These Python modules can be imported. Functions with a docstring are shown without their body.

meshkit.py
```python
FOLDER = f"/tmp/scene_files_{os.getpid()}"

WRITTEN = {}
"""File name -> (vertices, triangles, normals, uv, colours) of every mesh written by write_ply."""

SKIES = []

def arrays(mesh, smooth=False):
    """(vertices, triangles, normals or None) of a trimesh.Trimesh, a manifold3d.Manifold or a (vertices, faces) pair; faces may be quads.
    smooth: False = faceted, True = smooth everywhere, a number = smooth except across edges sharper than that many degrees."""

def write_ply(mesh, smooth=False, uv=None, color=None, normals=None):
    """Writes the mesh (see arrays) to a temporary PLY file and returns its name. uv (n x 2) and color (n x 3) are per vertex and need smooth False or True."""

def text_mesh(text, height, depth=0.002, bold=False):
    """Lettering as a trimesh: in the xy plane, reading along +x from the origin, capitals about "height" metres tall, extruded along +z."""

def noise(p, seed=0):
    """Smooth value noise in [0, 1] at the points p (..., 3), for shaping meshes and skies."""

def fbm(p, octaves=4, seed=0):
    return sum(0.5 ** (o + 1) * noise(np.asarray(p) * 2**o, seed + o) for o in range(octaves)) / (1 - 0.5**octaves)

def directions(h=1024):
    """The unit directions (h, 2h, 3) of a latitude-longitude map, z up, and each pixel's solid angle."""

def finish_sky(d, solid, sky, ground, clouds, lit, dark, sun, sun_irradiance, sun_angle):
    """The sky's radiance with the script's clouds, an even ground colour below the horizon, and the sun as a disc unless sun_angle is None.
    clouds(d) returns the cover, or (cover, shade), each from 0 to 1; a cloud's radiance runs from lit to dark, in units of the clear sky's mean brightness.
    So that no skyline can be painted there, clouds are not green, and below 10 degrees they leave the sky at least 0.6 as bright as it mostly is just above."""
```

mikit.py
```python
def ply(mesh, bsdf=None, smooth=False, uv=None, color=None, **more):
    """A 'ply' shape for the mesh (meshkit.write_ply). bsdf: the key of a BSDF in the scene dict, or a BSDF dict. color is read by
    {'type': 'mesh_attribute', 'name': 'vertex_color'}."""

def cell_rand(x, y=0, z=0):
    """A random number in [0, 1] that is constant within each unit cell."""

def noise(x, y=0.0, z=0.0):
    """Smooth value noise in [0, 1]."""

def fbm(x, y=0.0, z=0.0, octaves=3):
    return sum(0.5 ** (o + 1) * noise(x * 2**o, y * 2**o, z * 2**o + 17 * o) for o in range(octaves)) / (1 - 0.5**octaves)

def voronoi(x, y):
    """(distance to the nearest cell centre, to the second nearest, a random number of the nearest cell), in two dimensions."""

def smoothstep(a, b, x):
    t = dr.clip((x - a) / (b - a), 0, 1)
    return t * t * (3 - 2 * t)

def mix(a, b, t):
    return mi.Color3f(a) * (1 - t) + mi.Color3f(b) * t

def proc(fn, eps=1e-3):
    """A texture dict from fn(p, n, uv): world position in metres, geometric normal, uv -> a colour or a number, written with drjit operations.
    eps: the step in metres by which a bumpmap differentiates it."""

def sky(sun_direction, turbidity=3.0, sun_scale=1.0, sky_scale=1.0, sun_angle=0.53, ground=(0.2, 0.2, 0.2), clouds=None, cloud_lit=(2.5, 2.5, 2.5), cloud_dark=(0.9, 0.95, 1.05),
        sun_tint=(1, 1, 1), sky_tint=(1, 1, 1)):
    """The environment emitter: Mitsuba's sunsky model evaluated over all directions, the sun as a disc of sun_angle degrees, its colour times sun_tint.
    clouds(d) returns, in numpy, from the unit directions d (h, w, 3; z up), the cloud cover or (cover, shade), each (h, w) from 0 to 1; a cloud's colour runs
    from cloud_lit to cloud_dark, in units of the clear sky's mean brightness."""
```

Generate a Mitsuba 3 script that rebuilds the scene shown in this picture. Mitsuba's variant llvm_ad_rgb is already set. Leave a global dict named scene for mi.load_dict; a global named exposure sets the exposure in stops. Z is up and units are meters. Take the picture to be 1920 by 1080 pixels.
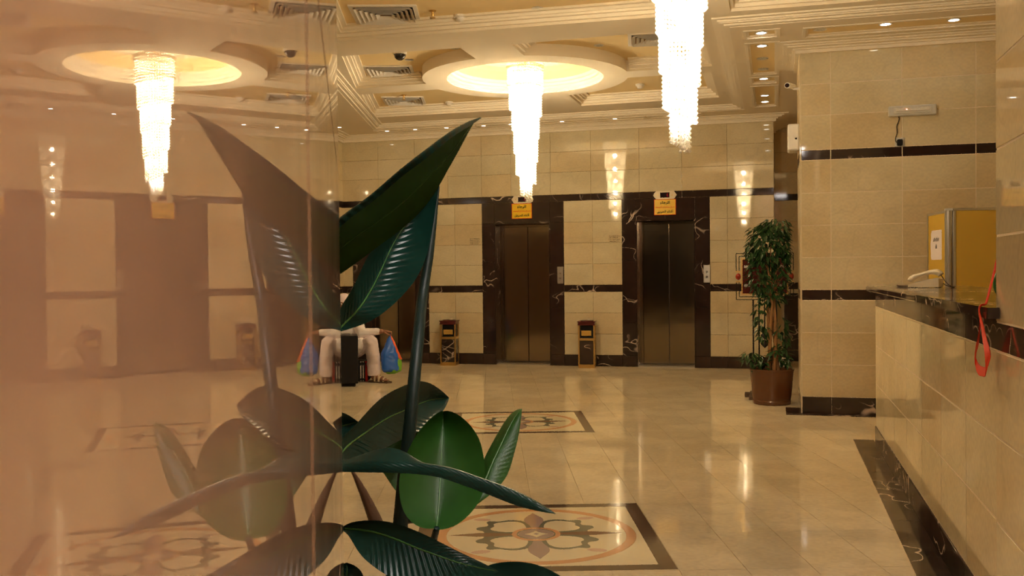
import math, random
import numpy as np
import trimesh
import manifold3d as m3
import drjit as dr
import mitsuba as mi
import mikit, meshkit
from mikit import noise, fbm, smoothstep, mix, cell_rand
from scipy.interpolate import CubicSpline
from shapely.geometry import Polygon, Point, LineString, box as rect
from shapely.ops import unary_union
from shapely import affinity

T = mi.ScalarTransform4f
scene, labels = {}, {}
rng = np.random.default_rng(7)

# ------------------------------------------------------------------ camera, light levels, exposure
EYE = np.array([0.0, 0.0, 1.35])
YAW, PITCH, ROLL = map(math.radians, (-15.508, -0.947, -0.586))


def camera_axes():
    fwd = np.array([math.sin(YAW) * math.cos(PITCH), math.cos(YAW) * math.cos(PITCH), math.sin(PITCH)])
    r0 = np.array([math.cos(YAW), -math.sin(YAW), 0.0])
    u0 = np.cross(r0, fwd)
    return fwd, -math.sin(ROLL) * r0 + math.cos(ROLL) * u0


FWD, UP = camera_axes()
scene['camera'] = {
    'type': 'thinlens', 'fov': math.degrees(2 * math.atan(960 / 1772.67)), 'fov_axis': 'x',
    'near_clip': 0.002, 'far_clip': 100.0, 'aperture_radius': 0.0006, 'focus_distance': 2.6,
    'to_world': T().look_at(origin=EYE.tolist(), target=(EYE + FWD).tolist(), up=UP.tolist()),
}
exposure = 1.72
BULB = [330.0, 262.0, 163.0]       # radiance of the warm chandelier bulbs
SPOT = [7.0, 6.4, 5.2]         # radiance of the small ceiling spots

# ------------------------------------------------------------------ materials
def rgb(*c):
    return {'type': 'rgb', 'value': list(c)}


def two(b):
    return {'type': 'twosided', 'bsdf': b}


def glossy(color, rough=0.08, spec=0.5, **k):
    return two({'type': 'principled', 'base_color': color if isinstance(color, dict) else rgb(*color), 'roughness': rough, 'specular': spec, **k})


def metal(color, rough=0.2):
    return two({'type': 'principled', 'base_color': rgb(*color), 'roughness': rough, 'metallic': 1.0})


def matte(*c):
    return two({'type': 'diffuse', 'reflectance': rgb(*c)})


def cream_marble(a, b, scale):
    def fn(p, n, uv):
        m = fbm(p.x * scale + 3, p.y * scale, p.z * scale, 4)
        f = noise(p.x * 60, p.y * 60, p.z * 60)
        v = dr.abs(fbm(p.x * 2.2 + 9, p.y * 2.2, p.z * 2.2 + m, 3) - 0.5)
        vein = (1 - smoothstep(0.0, 0.02, v)) * 0.25
        c = mix(a, b, smoothstep(0.3, 0.7, m)) * (0.94 + 0.1 * f)
        return c * (1 - vein * 0.22)
    return mikit.proc(fn)


def dark_marble(p, n, uv):
    w = fbm(p.x * 4, p.y * 4, p.z * 4 + 5, 3)
    a = dr.abs(fbm(p.x * 3 + w * 1.4, p.y * 3 + 7, p.z * 3 + w, 3) - 0.5)
    b = dr.abs(noise(p.x * 5 + w * 3, p.y * 5, p.z * 5 - w * 2) - 0.5)
    mask = smoothstep(0.5, 0.64, noise(p.x * 3.1 + 20, p.y * 3.1, p.z * 3.1))
    vein = (1 - smoothstep(0.0, 0.012, a)) * mask + 0.6 * (1 - smoothstep(0.0, 0.02, b)) * mask * smoothstep(0.45, 0.6, w)
    base = mix((0.010, 0.0065, 0.006), (0.034, 0.020, 0.016), fbm(p.x * 6, p.y * 6, p.z * 6, 3))
    return mix(base, (0.62, 0.50, 0.42), dr.clip(vein, 0, 1))


def pillar_marble(p, n, uv):
    along = p.y * 0.90448 - p.x * 0.42653
    streak = fbm(along * 42, p.z * 1.6, 3.0, 3)      # wiped streaks of the polish, running down the slab
    m = fbm(p.x * 9, p.y * 9, p.z * 7, 4)
    f = noise(p.x * 300, p.y * 300, p.z * 300)
    return mix((0.69, 0.515, 0.39), (0.77, 0.60, 0.465), smoothstep(0.3, 0.7, m)) * (0.95 + 0.08 * f) * (0.86 + 0.28 * streak)


def steel_brush(p, n, uv):
    return 0.085 + 0.05 * noise(p.x * 3, p.y * 3, p.z * 260)


def steel_wave(p, n, uv):
    return noise(p.x * 2.6, p.y * 2, p.z * 3.2 + 4) + 0.3 * noise(p.x * 6, p.y * 6, p.z * 7)


def leaf_top(p, n, uv):
    m = fbm(p.x * 30, p.y * 30, p.z * 30, 2)
    return mix((0.003, 0.017, 0.013), (0.006, 0.029, 0.021), m)


def leaf_under(p, n, uv):
    m = fbm(p.x * 40, p.y * 40, p.z * 40, 2)
    return mix((0.008, 0.044, 0.004), (0.014, 0.064, 0.007), m)


def ribs(p, n, uv):
    # lateral veins: uv.x runs from margin to margin (0.5 = midrib), uv.y along the leaf
    d = dr.abs(uv.x - 0.5)
    s = uv.y * 26 - d * 7
    return 0.5 + 0.5 * dr.sin(s * 6.2832)


M = {
    'stone': glossy(cream_marble((0.62, 0.53, 0.34), (0.71, 0.62, 0.42), 2.5), 0.03),
    'stone_warm': glossy(cream_marble((0.62, 0.50, 0.30), (0.70, 0.58, 0.37), 2.5), 0.03),
    'stone_pale': glossy(cream_marble((0.64, 0.54, 0.35), (0.72, 0.62, 0.42), 2.5), 0.03),
    'marble': glossy(mikit.proc(dark_marble), 0.05),
    'floor_a': glossy(cream_marble((0.58, 0.50, 0.35), (0.66, 0.58, 0.42), 4), 0.06),
    'floor_b': glossy(cream_marble((0.62, 0.53, 0.37), (0.69, 0.60, 0.43), 4), 0.06),
    'pillar': {'type': 'plastic', 'int_ior': 1.6, 'diffuse_reflectance': mikit.proc(pillar_marble), 'nonlinear': True},
    'joint': matte(0.34, 0.24, 0.13), 'pale_joint': matte(0.80, 0.68, 0.52), 'brown_joint': matte(0.20, 0.12, 0.07),
    'plaster': matte(0.83, 0.74, 0.59), 'yellow_plaster': matte(0.88, 0.70, 0.40), 'moulding': matte(0.88, 0.80, 0.66),
    'vent_white': matte(0.80, 0.76, 0.70), 'black': glossy((0.012, 0.011, 0.011), 0.3), 'duct': metal((0.30, 0.30, 0.30), 0.5),
    'gold': metal((0.85, 0.60, 0.22), 0.22), 'brass': metal((0.75, 0.50, 0.18), 0.3), 'chrome': metal((0.75, 0.73, 0.70), 0.12),
    'aluminium': metal((0.58, 0.56, 0.53), 0.32),
    'crystal': {'type': 'principledthin', 'base_color': rgb(0.93, 0.90, 0.84), 'roughness': 0.2, 'diff_trans': 1.0},
    'leaf': {'type': 'twosided',
             'a': {'type': 'bumpmap', 'arbitrary': mikit.proc(ribs, 0.002), 'scale': 0.0013, 'bsdf': {'type': 'principled', 'base_color': mikit.proc(leaf_top), 'roughness': 0.2, 'specular': 0.2}},
             'b': {'type': 'bumpmap', 'arbitrary': mikit.proc(ribs, 0.002), 'scale': 0.0004, 'bsdf': {'type': 'principled', 'base_color': mikit.proc(leaf_under), 'roughness': 0.45, 'specular': 0.3}}},
    'midrib': glossy((0.03, 0.10, 0.02), 0.35), 'stem': glossy((0.006, 0.018, 0.015), 0.45, 0.25), 'sheath': glossy((0.10, 0.055, 0.03), 0.4),
    'terracotta': glossy((0.115, 0.042, 0.015), 0.14), 'soil': matte(0.03, 0.02, 0.012), 'bark': glossy((0.34, 0.17, 0.06), 0.6),
    'ficus': (glossy((0.022, 0.062, 0.016), 0.3)),
    'burgundy': glossy((0.075, 0.008, 0.008), 0.12), 'iron': glossy((0.008, 0.007, 0.007), 0.35), 'red_gem': glossy((0.35, 0.03, 0.015), 0.15),
    'cream_plastic': glossy((0.72, 0.62, 0.45), 0.3), 'white_plastic': glossy((0.76, 0.72, 0.66), 0.35), 'grey_plastic': glossy((0.55, 0.54, 0.50), 0.35),
    'lens_plastic': glossy((0.66, 0.64, 0.58), 0.15),
    'sign_yellow': glossy((0.80, 0.50, 0.02), 0.35), 'sign_red': matte(0.62, 0.06, 0.02), 'ink': matte(0.015, 0.012, 0.01), 'display': glossy((0.012, 0.004, 0.008), 0.1),
    'red_digit': two({'type': 'diffuse', 'reflectance': rgb(0.5, 0.02, 0.05)}),
    'partition': matte(0.58, 0.38, 0.07), 'paper': matte(0.80, 0.72, 0.72), 'print': matte(0.20, 0.17, 0.17),
    'strap_red': (glossy((0.78, 0.055, 0.015), 0.5)), 'bag_green': glossy((0.02, 0.17, 0.03), 0.4),
    'skin': glossy((0.27, 0.125, 0.07), 0.5), 'cotton': (glossy((0.86, 0.80, 0.80), 0.85, 0.2)), 'cotton_pink': (glossy((0.82, 0.70, 0.72), 0.85, 0.2)), 'hair': glossy((0.012, 0.010, 0.009), 0.5),
    'sandal': glossy((0.76, 0.63, 0.44), 0.5), 'sole': glossy((0.10, 0.06, 0.035), 0.6),
    'case_black': glossy((0.010, 0.010, 0.011), 0.4, 0.15), 'bag_blue': (glossy((0.02, 0.12, 0.52), 0.3)), 'bag_orange': (glossy((0.80, 0.13, 0.03), 0.4)), 'bag_lime': (glossy((0.16, 0.42, 0.03), 0.4)),
    'stripe_white': matte(0.6, 0.55, 0.5), 'stripe_red': matte(0.5, 0.03, 0.02),
    'jar': glossy((0.62, 0.62, 0.58), 0.25),
    'inlay_cream': glossy((0.74, 0.66, 0.46), 0.06), 'inlay_dark': glossy((0.075, 0.048, 0.034), 0.06), 'inlay_orange': glossy((0.62, 0.34, 0.17), 0.06),
    'inlay_mauve': glossy((0.34, 0.25, 0.23), 0.06), 'inlay_grey': glossy((0.14, 0.145, 0.11), 0.06), 'inlay_brown': glossy((0.20, 0.11, 0.06), 0.06), 'inlay_pink': glossy((0.60, 0.42, 0.32), 0.06),
    'dark_wall': glossy((0.05, 0.03, 0.02), 0.25), 'wood_wall': glossy((0.12, 0.07, 0.04), 0.3),
}
M['steel'] = two({'type': 'bumpmap', 'arbitrary': mikit.proc(steel_wave, 0.01), 'scale': 0.0022,
                  'bsdf': {'type': 'principled', 'base_color': rgb(0.30, 0.25, 0.19), 'roughness': mikit.proc(steel_brush), 'metallic': 1.0}})
for k, v in M.items():
    scene['mat_' + k] = v

# ------------------------------------------------------------------ scene bookkeeping
used = set()


def key_for(base):
    k, n = base, 1
    while k in used:
        k, n = f'{base}_{n:03d}', n + 1
    used.add(k)
    return k


def tag(k, label=None, cat=None, group=None, kind=None):
    d = labels.setdefault(k, {})
    for a, b in (('label', label), ('category', cat), ('group', group), ('kind', kind)):
        if b:
            d[a] = b
    return k


def thing(name, label, cat, group=None):
    return tag(key_for(name), label, cat, group)


def obj(name, mesh, mat, parent=None, smooth=False, uv=None, emit=None, to_world=None, **more):
    k = key_for(f'{parent}__{name}' if parent else name)
    d = mesh if isinstance(mesh, dict) else mikit.ply(mesh, 'mat_' + mat, smooth, uv=uv)
    d = dict(d)
    d['bsdf'] = {'type': 'ref', 'id': 'mat_' + mat}
    if to_world is not None:
        d['to_world'] = to_world
    if emit is not None:
        d['emitter'] = {'type': 'area', 'radiance': rgb(*emit), **more}
    scene[k] = d
    return k


def structure(name, mesh, mat, label, cat, **k):
    return tag(obj(name, mesh, mat, None, **k), label, cat, kind='structure')


# ------------------------------------------------------------------ mesh helpers
cat = trimesh.util.concatenate


def box(x0, x1, y0, y1, z0, z1, c=0.0):
    if c <= 0:
        return trimesh.creation.box(bounds=[[x0, y0, z0], [x1, y1, z1]])
    pts = []
    for sx in (0, 1):
        for sy in (0, 1):
            for sz in (0, 1):
                P = np.array([(x0, x1)[sx], (y0, y1)[sy], (z0, z1)[sz]])
                S = np.array([(1, -1)[sx], (1, -1)[sy], (1, -1)[sz]]) * c
                pts += [P + S * [0, 1, 1], P + S * [1, 0, 1], P + S * [1, 1, 0]]
    return trimesh.convex.convex_hull(np.array(pts))


def polys(g):
    if g.is_empty:
        return []
    return [q for q in getattr(g, 'geoms', [g]) if q.geom_type == 'Polygon' and q.area > 1e-7]


def prism(g, z0, z1):
    return cat([trimesh.creation.extrude_polygon(q, z1 - z0, engine='earcut').apply_translation([0, 0, z0]) for q in polys(g)])


def framed(mesh, O, U, V, N):
    m = mesh.copy()
    A = np.eye(4)
    A[:3, 0], A[:3, 1], A[:3, 2], A[:3, 3] = U, V, N, O
    m.apply_transform(A)
    return m


def matrix(O, U, V, N):
    A = np.eye(4)
    A[:3, 0], A[:3, 1], A[:3, 2], A[:3, 3] = U, V, N, O
    return T(A.tolist())


def lathe(profile, n=32, cx=0, cy=0, a0=0.0, a1=2 * math.pi):
    p = np.asarray(profile, float)
    full = abs(a1 - a0 - 2 * math.pi) < 1e-6
    ang = np.linspace(a0, a1, n, endpoint=not full)
    v = np.stack([cx + p[None, :, 0] * np.cos(ang)[:, None], cy + p[None, :, 0] * np.sin(ang)[:, None], np.broadcast_to(p[None, :, 1], (n, len(p)))], -1)
    k, f = len(p), []
    for i in range(n if full else n - 1):
        j = (i + 1) % n
        for s in range(k - 1):
            f.append([i * k + s, j * k + s, j * k + s + 1, i * k + s + 1])
    f = np.array(f)
    f = np.vstack([f[:, [0, 1, 2]], f[:, [0, 2, 3]]])
    m = trimesh.Trimesh(v.reshape(-1, 3), f, process=False)
    m.merge_vertices()
    m.update_faces(m.nondegenerate_faces())
    return m


def tube(points, radii, sides=8, caps=True, smooth=0):
    p = np.asarray(points, float)
    r = np.broadcast_to(np.asarray(radii, float), (len(p),))
    if smooth and len(p) > 2:
        t = np.r_[0, np.cumsum(np.linalg.norm(np.diff(p, axis=0), axis=1))]
        tt = np.linspace(0, t[-1], smooth)
        p, r = CubicSpline(t, p)(tt), np.interp(tt, t, r)
    d = np.gradient(p, axis=0)
    d /= np.linalg.norm(d, axis=1, keepdims=True) + 1e-12
    a = np.cross(d[0], [0, 0, 1.0] if abs(d[0][2]) < 0.9 else [1.0, 0, 0])
    A = []
    for k in range(len(p)):
        a = a - d[k] * (a @ d[k])
        a /= np.linalg.norm(a)
        A.append(a)
    A = np.array(A)
    B = np.cross(d, A)
    ang = np.arange(sides) * 2 * np.pi / sides
    v = (p[:, None] + r[:, None, None] * (np.cos(ang)[None, :, None] * A[:, None] + np.sin(ang)[None, :, None] * B[:, None])).reshape(-1, 3)
    f = []
    n = len(p)
    for i in range(n - 1):
        for j in range(sides):
            q = (j + 1) % sides
            f += [[i * sides + j, i * sides + q, (i + 1) * sides + q], [i * sides + j, (i + 1) * sides + q, (i + 1) * sides + j]]
    if caps:
        v = np.vstack([v, p[0], p[-1]])
        for j in range(sides):
            q = (j + 1) % sides
            f += [[n * sides, q, j], [n * sides + 1, (n - 1) * sides + j, (n - 1) * sides + q]]
    return trimesh.Trimesh(v, f, process=False)


tile_cache = {}


def tile_ply(w, h, d=0.008, ch=0.0025):
    k = (round(w, 4), round(h, 4), d, ch)
    if k not in tile_cache:
        c = ch
        v = [[0, 0, -d], [w, 0, -d], [w, h, -d], [0, h, -d], [0, 0, -c], [w, 0, -c], [w, h, -c], [0, h, -c], [c, c, 0], [w - c, c, 0], [w - c, h - c, 0], [c, h - c, 0]]
        f = [[8, 9, 10, 11]]
        for i in range(4):
            j = (i + 1) % 4
            f += [[i, j, 4 + j, 4 + i], [4 + i, 4 + j, 8 + j, 8 + i]]
        f.append([3, 2, 1, 0])
        tile_cache[k] = mikit.ply((np.array(v, float), np.array(f)), 'mat_stone')
    return tile_cache[k]


STONES = ['stone', 'stone', 'stone_warm', 'stone_pale', 'stone', 'stone_warm']


def tiles(parent, O, U, V, N, us, vs, mats=STONES, gap=0.003, name='tile', skip=None, **k):
    """Tiles between the joints us x vs on the plane through O."""
    O, U, V, N = (np.asarray(q, float) for q in (O, U, V, N))
    assert np.cross(U, V) @ N > 0.99
    for a, b in zip(us[:-1], us[1:]):
        for c, d in zip(vs[:-1], vs[1:]):
            if skip and skip(a, b, c, d):
                continue
            m = mats[int(rng.integers(len(mats)))]
            P = O + U * (a + gap / 2) + V * (c + gap / 2)
            obj(name, tile_ply(b - a - gap, d - c - gap, **k), m, parent, to_world=matrix(P, U, V, N))


X, Y, Z = np.eye(3)
ROWS_LOW = [0.16, 0.46, 0.76, 1.06]
BAND_LOW = [1.06, 1.16]
ROWS_MID = [1.16, 1.46, 1.76, 2.06, 2.365]
BAND_HIGH = [2.365, 2.46]
ROWS_HIGH = [2.46, 2.78, 3.07, 3.37]
ALL_BANDS = [(0.0, 0.16, 'marble'), (1.06, 1.16, 'marble'), (2.365, 2.46, 'marble')]


def clad(parent, O, U, N, us, top=True, base=True, gap=0.003):
    """Cream courses, dark bands and dark plinth, as on every wall of the lobby."""
    for rows in (ROWS_LOW, ROWS_MID) + ((ROWS_HIGH,) if top else ()):
        tiles(parent, O, U, Z, N, us, rows, gap=gap)
    tiles(parent, O, U, Z, N, us, BAND_LOW, ['marble'], name='band', gap=gap)
    tiles(parent, O, U, Z, N, us, BAND_HIGH, ['marble'], name='band', gap=gap)
    if base:
        tiles(parent, np.asarray(O, float) + np.asarray(N, float) * 0.006, U, Z, N, us, [0.0, 0.16], ['marble'], name='plinth', d=0.014)

# outlines of the Arabic lettering; leaf margins and stems of the rubber plant in millimetres
LEAVES = {"L1":[[[-602,1164,1345],[-553,1149,1414],[-500,1136,1445],[-450,1118,1475],[-412,1095,1491],[-370,1072,1512],[-341,1046,1519],[-322,1037,1527]],[[-612,1181,1350],[-564,1166,1424],[-515,1150,1449],[-465,1133,1479],[-421,1112,1502],[-376,1090,1523],[-345,1064,1529],[-322,1037,1527]],[[-627,1212,1340],[-574,1201,1390],[-522,1188,1418],[-474,1171,1444],[-430,1150,1473],[-388,1126,1503],[-360,1097,1522],[-322,1037,1527]],[[-633,1226,1331],[-585,1214,1351],[-524,1205,1388],[-477,1187,1414],[-435,1167,1445],[-396,1141,1488],[-367,1112,1517],[-322,1037,1527]]],"L2":[[[-542,1113,1279],[-558,1157,1307],[-564,1206,1331],[-567,1255,1368],[-565,1305,1404],[-558,1355,1443],[-543,1408,1475],[-528,1461,1494]],[[-558,1144,1274],[-564,1193,1288],[-568,1242,1305],[-571,1291,1332],[-575,1340,1364],[-575,1388,1403],[-560,1441,1451],[-528,1461,1494]],[[-542,1113,1275],[-533,1168,1282],[-533,1219,1290],[-529,1271,1307],[-518,1325,1340],[-518,1374,1378],[-522,1419,1433],[-528,1461,1494]]],"L4":[[[-528,1074,1116],[-545,1127,1135],[-551,1182,1145],[-548,1242,1166],[-546,1299,1176],[-543,1355,1180],[-541,1410,1178],[-537,1463,1163],[-533,1515,1138]],[[-538,1094,1110],[-547,1148,1122],[-551,1203,1127],[-554,1258,1132],[-555,1314,1136],[-553,1369,1138],[-549,1426,1141],[-546,1481,1140],[-533,1515,1138]],[[-532,1085,1109],[-536,1138,1102],[-538,1192,1099],[-538,1248,1100],[-537,1304,1102],[-532,1361,1105],[-527,1419,1113],[-528,1474,1124],[-533,1515,1138]]],"L4b":[[[-753,1502,1093],[-747,1526,1106],[-737,1548,1098],[-727,1569,1083]],[[-761,1519,1081],[-755,1540,1077],[-745,1564,1078],[-727,1569,1083]],[[-752,1499,1070],[-744,1519,1057],[-735,1543,1060],[-727,1569,1083]]],"L11":[[[-570,1390,1116],[-591,1362,1087],[-591,1344,1061],[-573,1333,1041],[-553,1324,1022],[-525,1319,1010]],[[-574,1401,1114],[-565,1387,1090],[-556,1373,1065],[-547,1358,1043],[-538,1344,1025],[-525,1319,1010]],[[-570,1390,1116],[-527,1390,1097],[-508,1379,1070],[-504,1362,1045],[-510,1341,1022],[-525,1319,1010]]],"L5":[[[-399,1077,1040],[-428,1080,1043],[-445,1089,1056],[-456,1103,1078],[-460,1119,1100],[-455,1138,1126],[-447,1157,1146],[-438,1175,1159],[-435,1211,1162]],[[-409,1109,1029],[-413,1123,1037],[-416,1137,1051],[-420,1153,1071],[-424,1169,1092],[-428,1184,1114],[-432,1199,1132],[-436,1212,1148],[-435,1211,1162]],[[-395,1078,1038],[-377,1098,1041],[-365,1117,1052],[-358,1135,1067],[-358,1153,1088],[-364,1167,1109],[-375,1180,1133],[-398,1189,1156],[-435,1211,1162]]],"L6":[[[-403,1195,1034],[-397,1216,1047],[-394,1236,1061],[-394,1256,1083],[-389,1276,1103],[-381,1298,1124],[-370,1319,1144],[-350,1310,1154]],[[-392,1162,1041],[-381,1185,1055],[-375,1206,1071],[-370,1228,1093],[-365,1248,1111],[-359,1269,1132],[-353,1288,1148],[-350,1310,1154]],[[-389,1158,1040],[-373,1181,1049],[-359,1203,1061],[-350,1225,1075],[-346,1246,1098],[-344,1266,1123],[-345,1285,1146],[-350,1310,1154]]],"L7":[[[-531,1083,1111],[-508,1078,1121],[-484,1073,1130],[-459,1068,1137],[-433,1061,1136],[-405,1053,1125],[-372,1047,1122],[-336,1040,1114],[-301,1032,1107],[-267,1022,1098],[-226,982,1091]],[[-519,1056,1113],[-495,1051,1121],[-470,1045,1125],[-444,1039,1127],[-413,1035,1127],[-381,1029,1127],[-348,1023,1123],[-315,1015,1116],[-283,1006,1109],[-252,994,1100],[-226,982,1091]],[[-515,1050,1109],[-492,1043,1111],[-467,1037,1113],[-439,1032,1115],[-407,1028,1116],[-375,1022,1115],[-342,1015,1109],[-310,1007,1102],[-278,997,1095],[-248,987,1092],[-226,982,1091]]],"L8":[[[-521,1071,1034],[-503,1065,1044],[-480,1060,1049],[-451,1056,1050],[-420,1051,1045],[-387,1044,1036],[-354,1036,1026],[-323,1027,1018],[-298,1005,1017]],[[-519,1067,1034],[-496,1062,1036],[-470,1056,1036],[-442,1050,1032],[-416,1042,1027],[-388,1035,1022],[-358,1028,1017],[-326,1021,1014],[-298,1005,1017]],[[-512,1053,1037],[-495,1042,1031],[-478,1029,1019],[-452,1019,1005],[-422,1012,995],[-390,1006,991],[-354,1003,993],[-320,1002,1004],[-298,1005,1017]]],"L9":[[[-358,1105,977],[-336,1090,995],[-311,1074,1006],[-285,1057,1013],[-260,1037,1017],[-236,1016,1017],[-201,974,1013]],[[-352,1086,981],[-324,1070,988],[-296,1053,995],[-272,1034,1001],[-248,1015,1006],[-225,995,1010],[-201,974,1013]],[[-343,1058,988],[-314,1038,983],[-286,1019,983],[-263,999,988],[-240,981,996],[-218,963,1008],[-201,974,1013]]],"L10":[[[-491,1019,948],[-509,1027,957],[-522,1040,971],[-526,1056,982],[-525,1072,986],[-522,1087,986]],[[-495,1029,943],[-502,1044,953],[-509,1059,966],[-515,1073,974],[-521,1086,980],[-522,1087,986]],[[-488,1020,948],[-483,1039,955],[-484,1057,968],[-493,1071,979],[-506,1081,984],[-522,1087,986]]]}
STEMS = {"stem":[[[-524,1247,919],[-516,1251,991],[-505,1240,1059],[-498,1247,1133],[-502,1276,1198],[-515,1331,1264],[-535,1401,1318],[-536,1433,1378],[-537,1462,1439],[-534,1480,1494]],[13,11,10,9.3,9,9,8.6,7.5,5,1]],"stem2":[[[-535,1051,966],[-543,1067,1027],[-551,1080,1091],[-560,1100,1155],[-568,1117,1221],[-575,1130,1276],[-599,1165,1332],[-611,1181,1350]],[13,12,11,10,9,8,6,3]],"sheath":[[[-532,1125,1096],[-526,1134,1077],[-518,1143,1051],[-509,1150,1022],[-497,1156,985],[-486,1160,949]],[1.5,4,6.5,9,10,10]],"p2":[[[-569,1118,1228],[-554,1116,1253],[-543,1112,1276]],[4,3.5,3]],"p4":[[[-551,1080,1091],[-539,1077,1102],[-528,1074,1114]],[4,3.5,3]],"p7":[[[-551,1080,1091],[-535,1069,1104],[-519,1056,1113]],[4,4,3.5]],"p8":[[[-543,1065,1021],[-528,1064,1032],[-514,1061,1036]],[4,3.5,3]],"p5":[[[-530,1296,935],[-464,1208,965],[-417,1118,1011],[-404,1096,1034]],[4,4,4.5,4]],"p6":[[[-545,1324,974],[-482,1266,997],[-418,1188,1026],[-393,1167,1041]],[4,4,3.5,3]],"p9":[[[-550,1319,894],[-443,1203,928],[-352,1086,981]],[4,4,3]],"p10":[[[-514,1053,915],[-490,1019,947]],[4,3]]}
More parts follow.
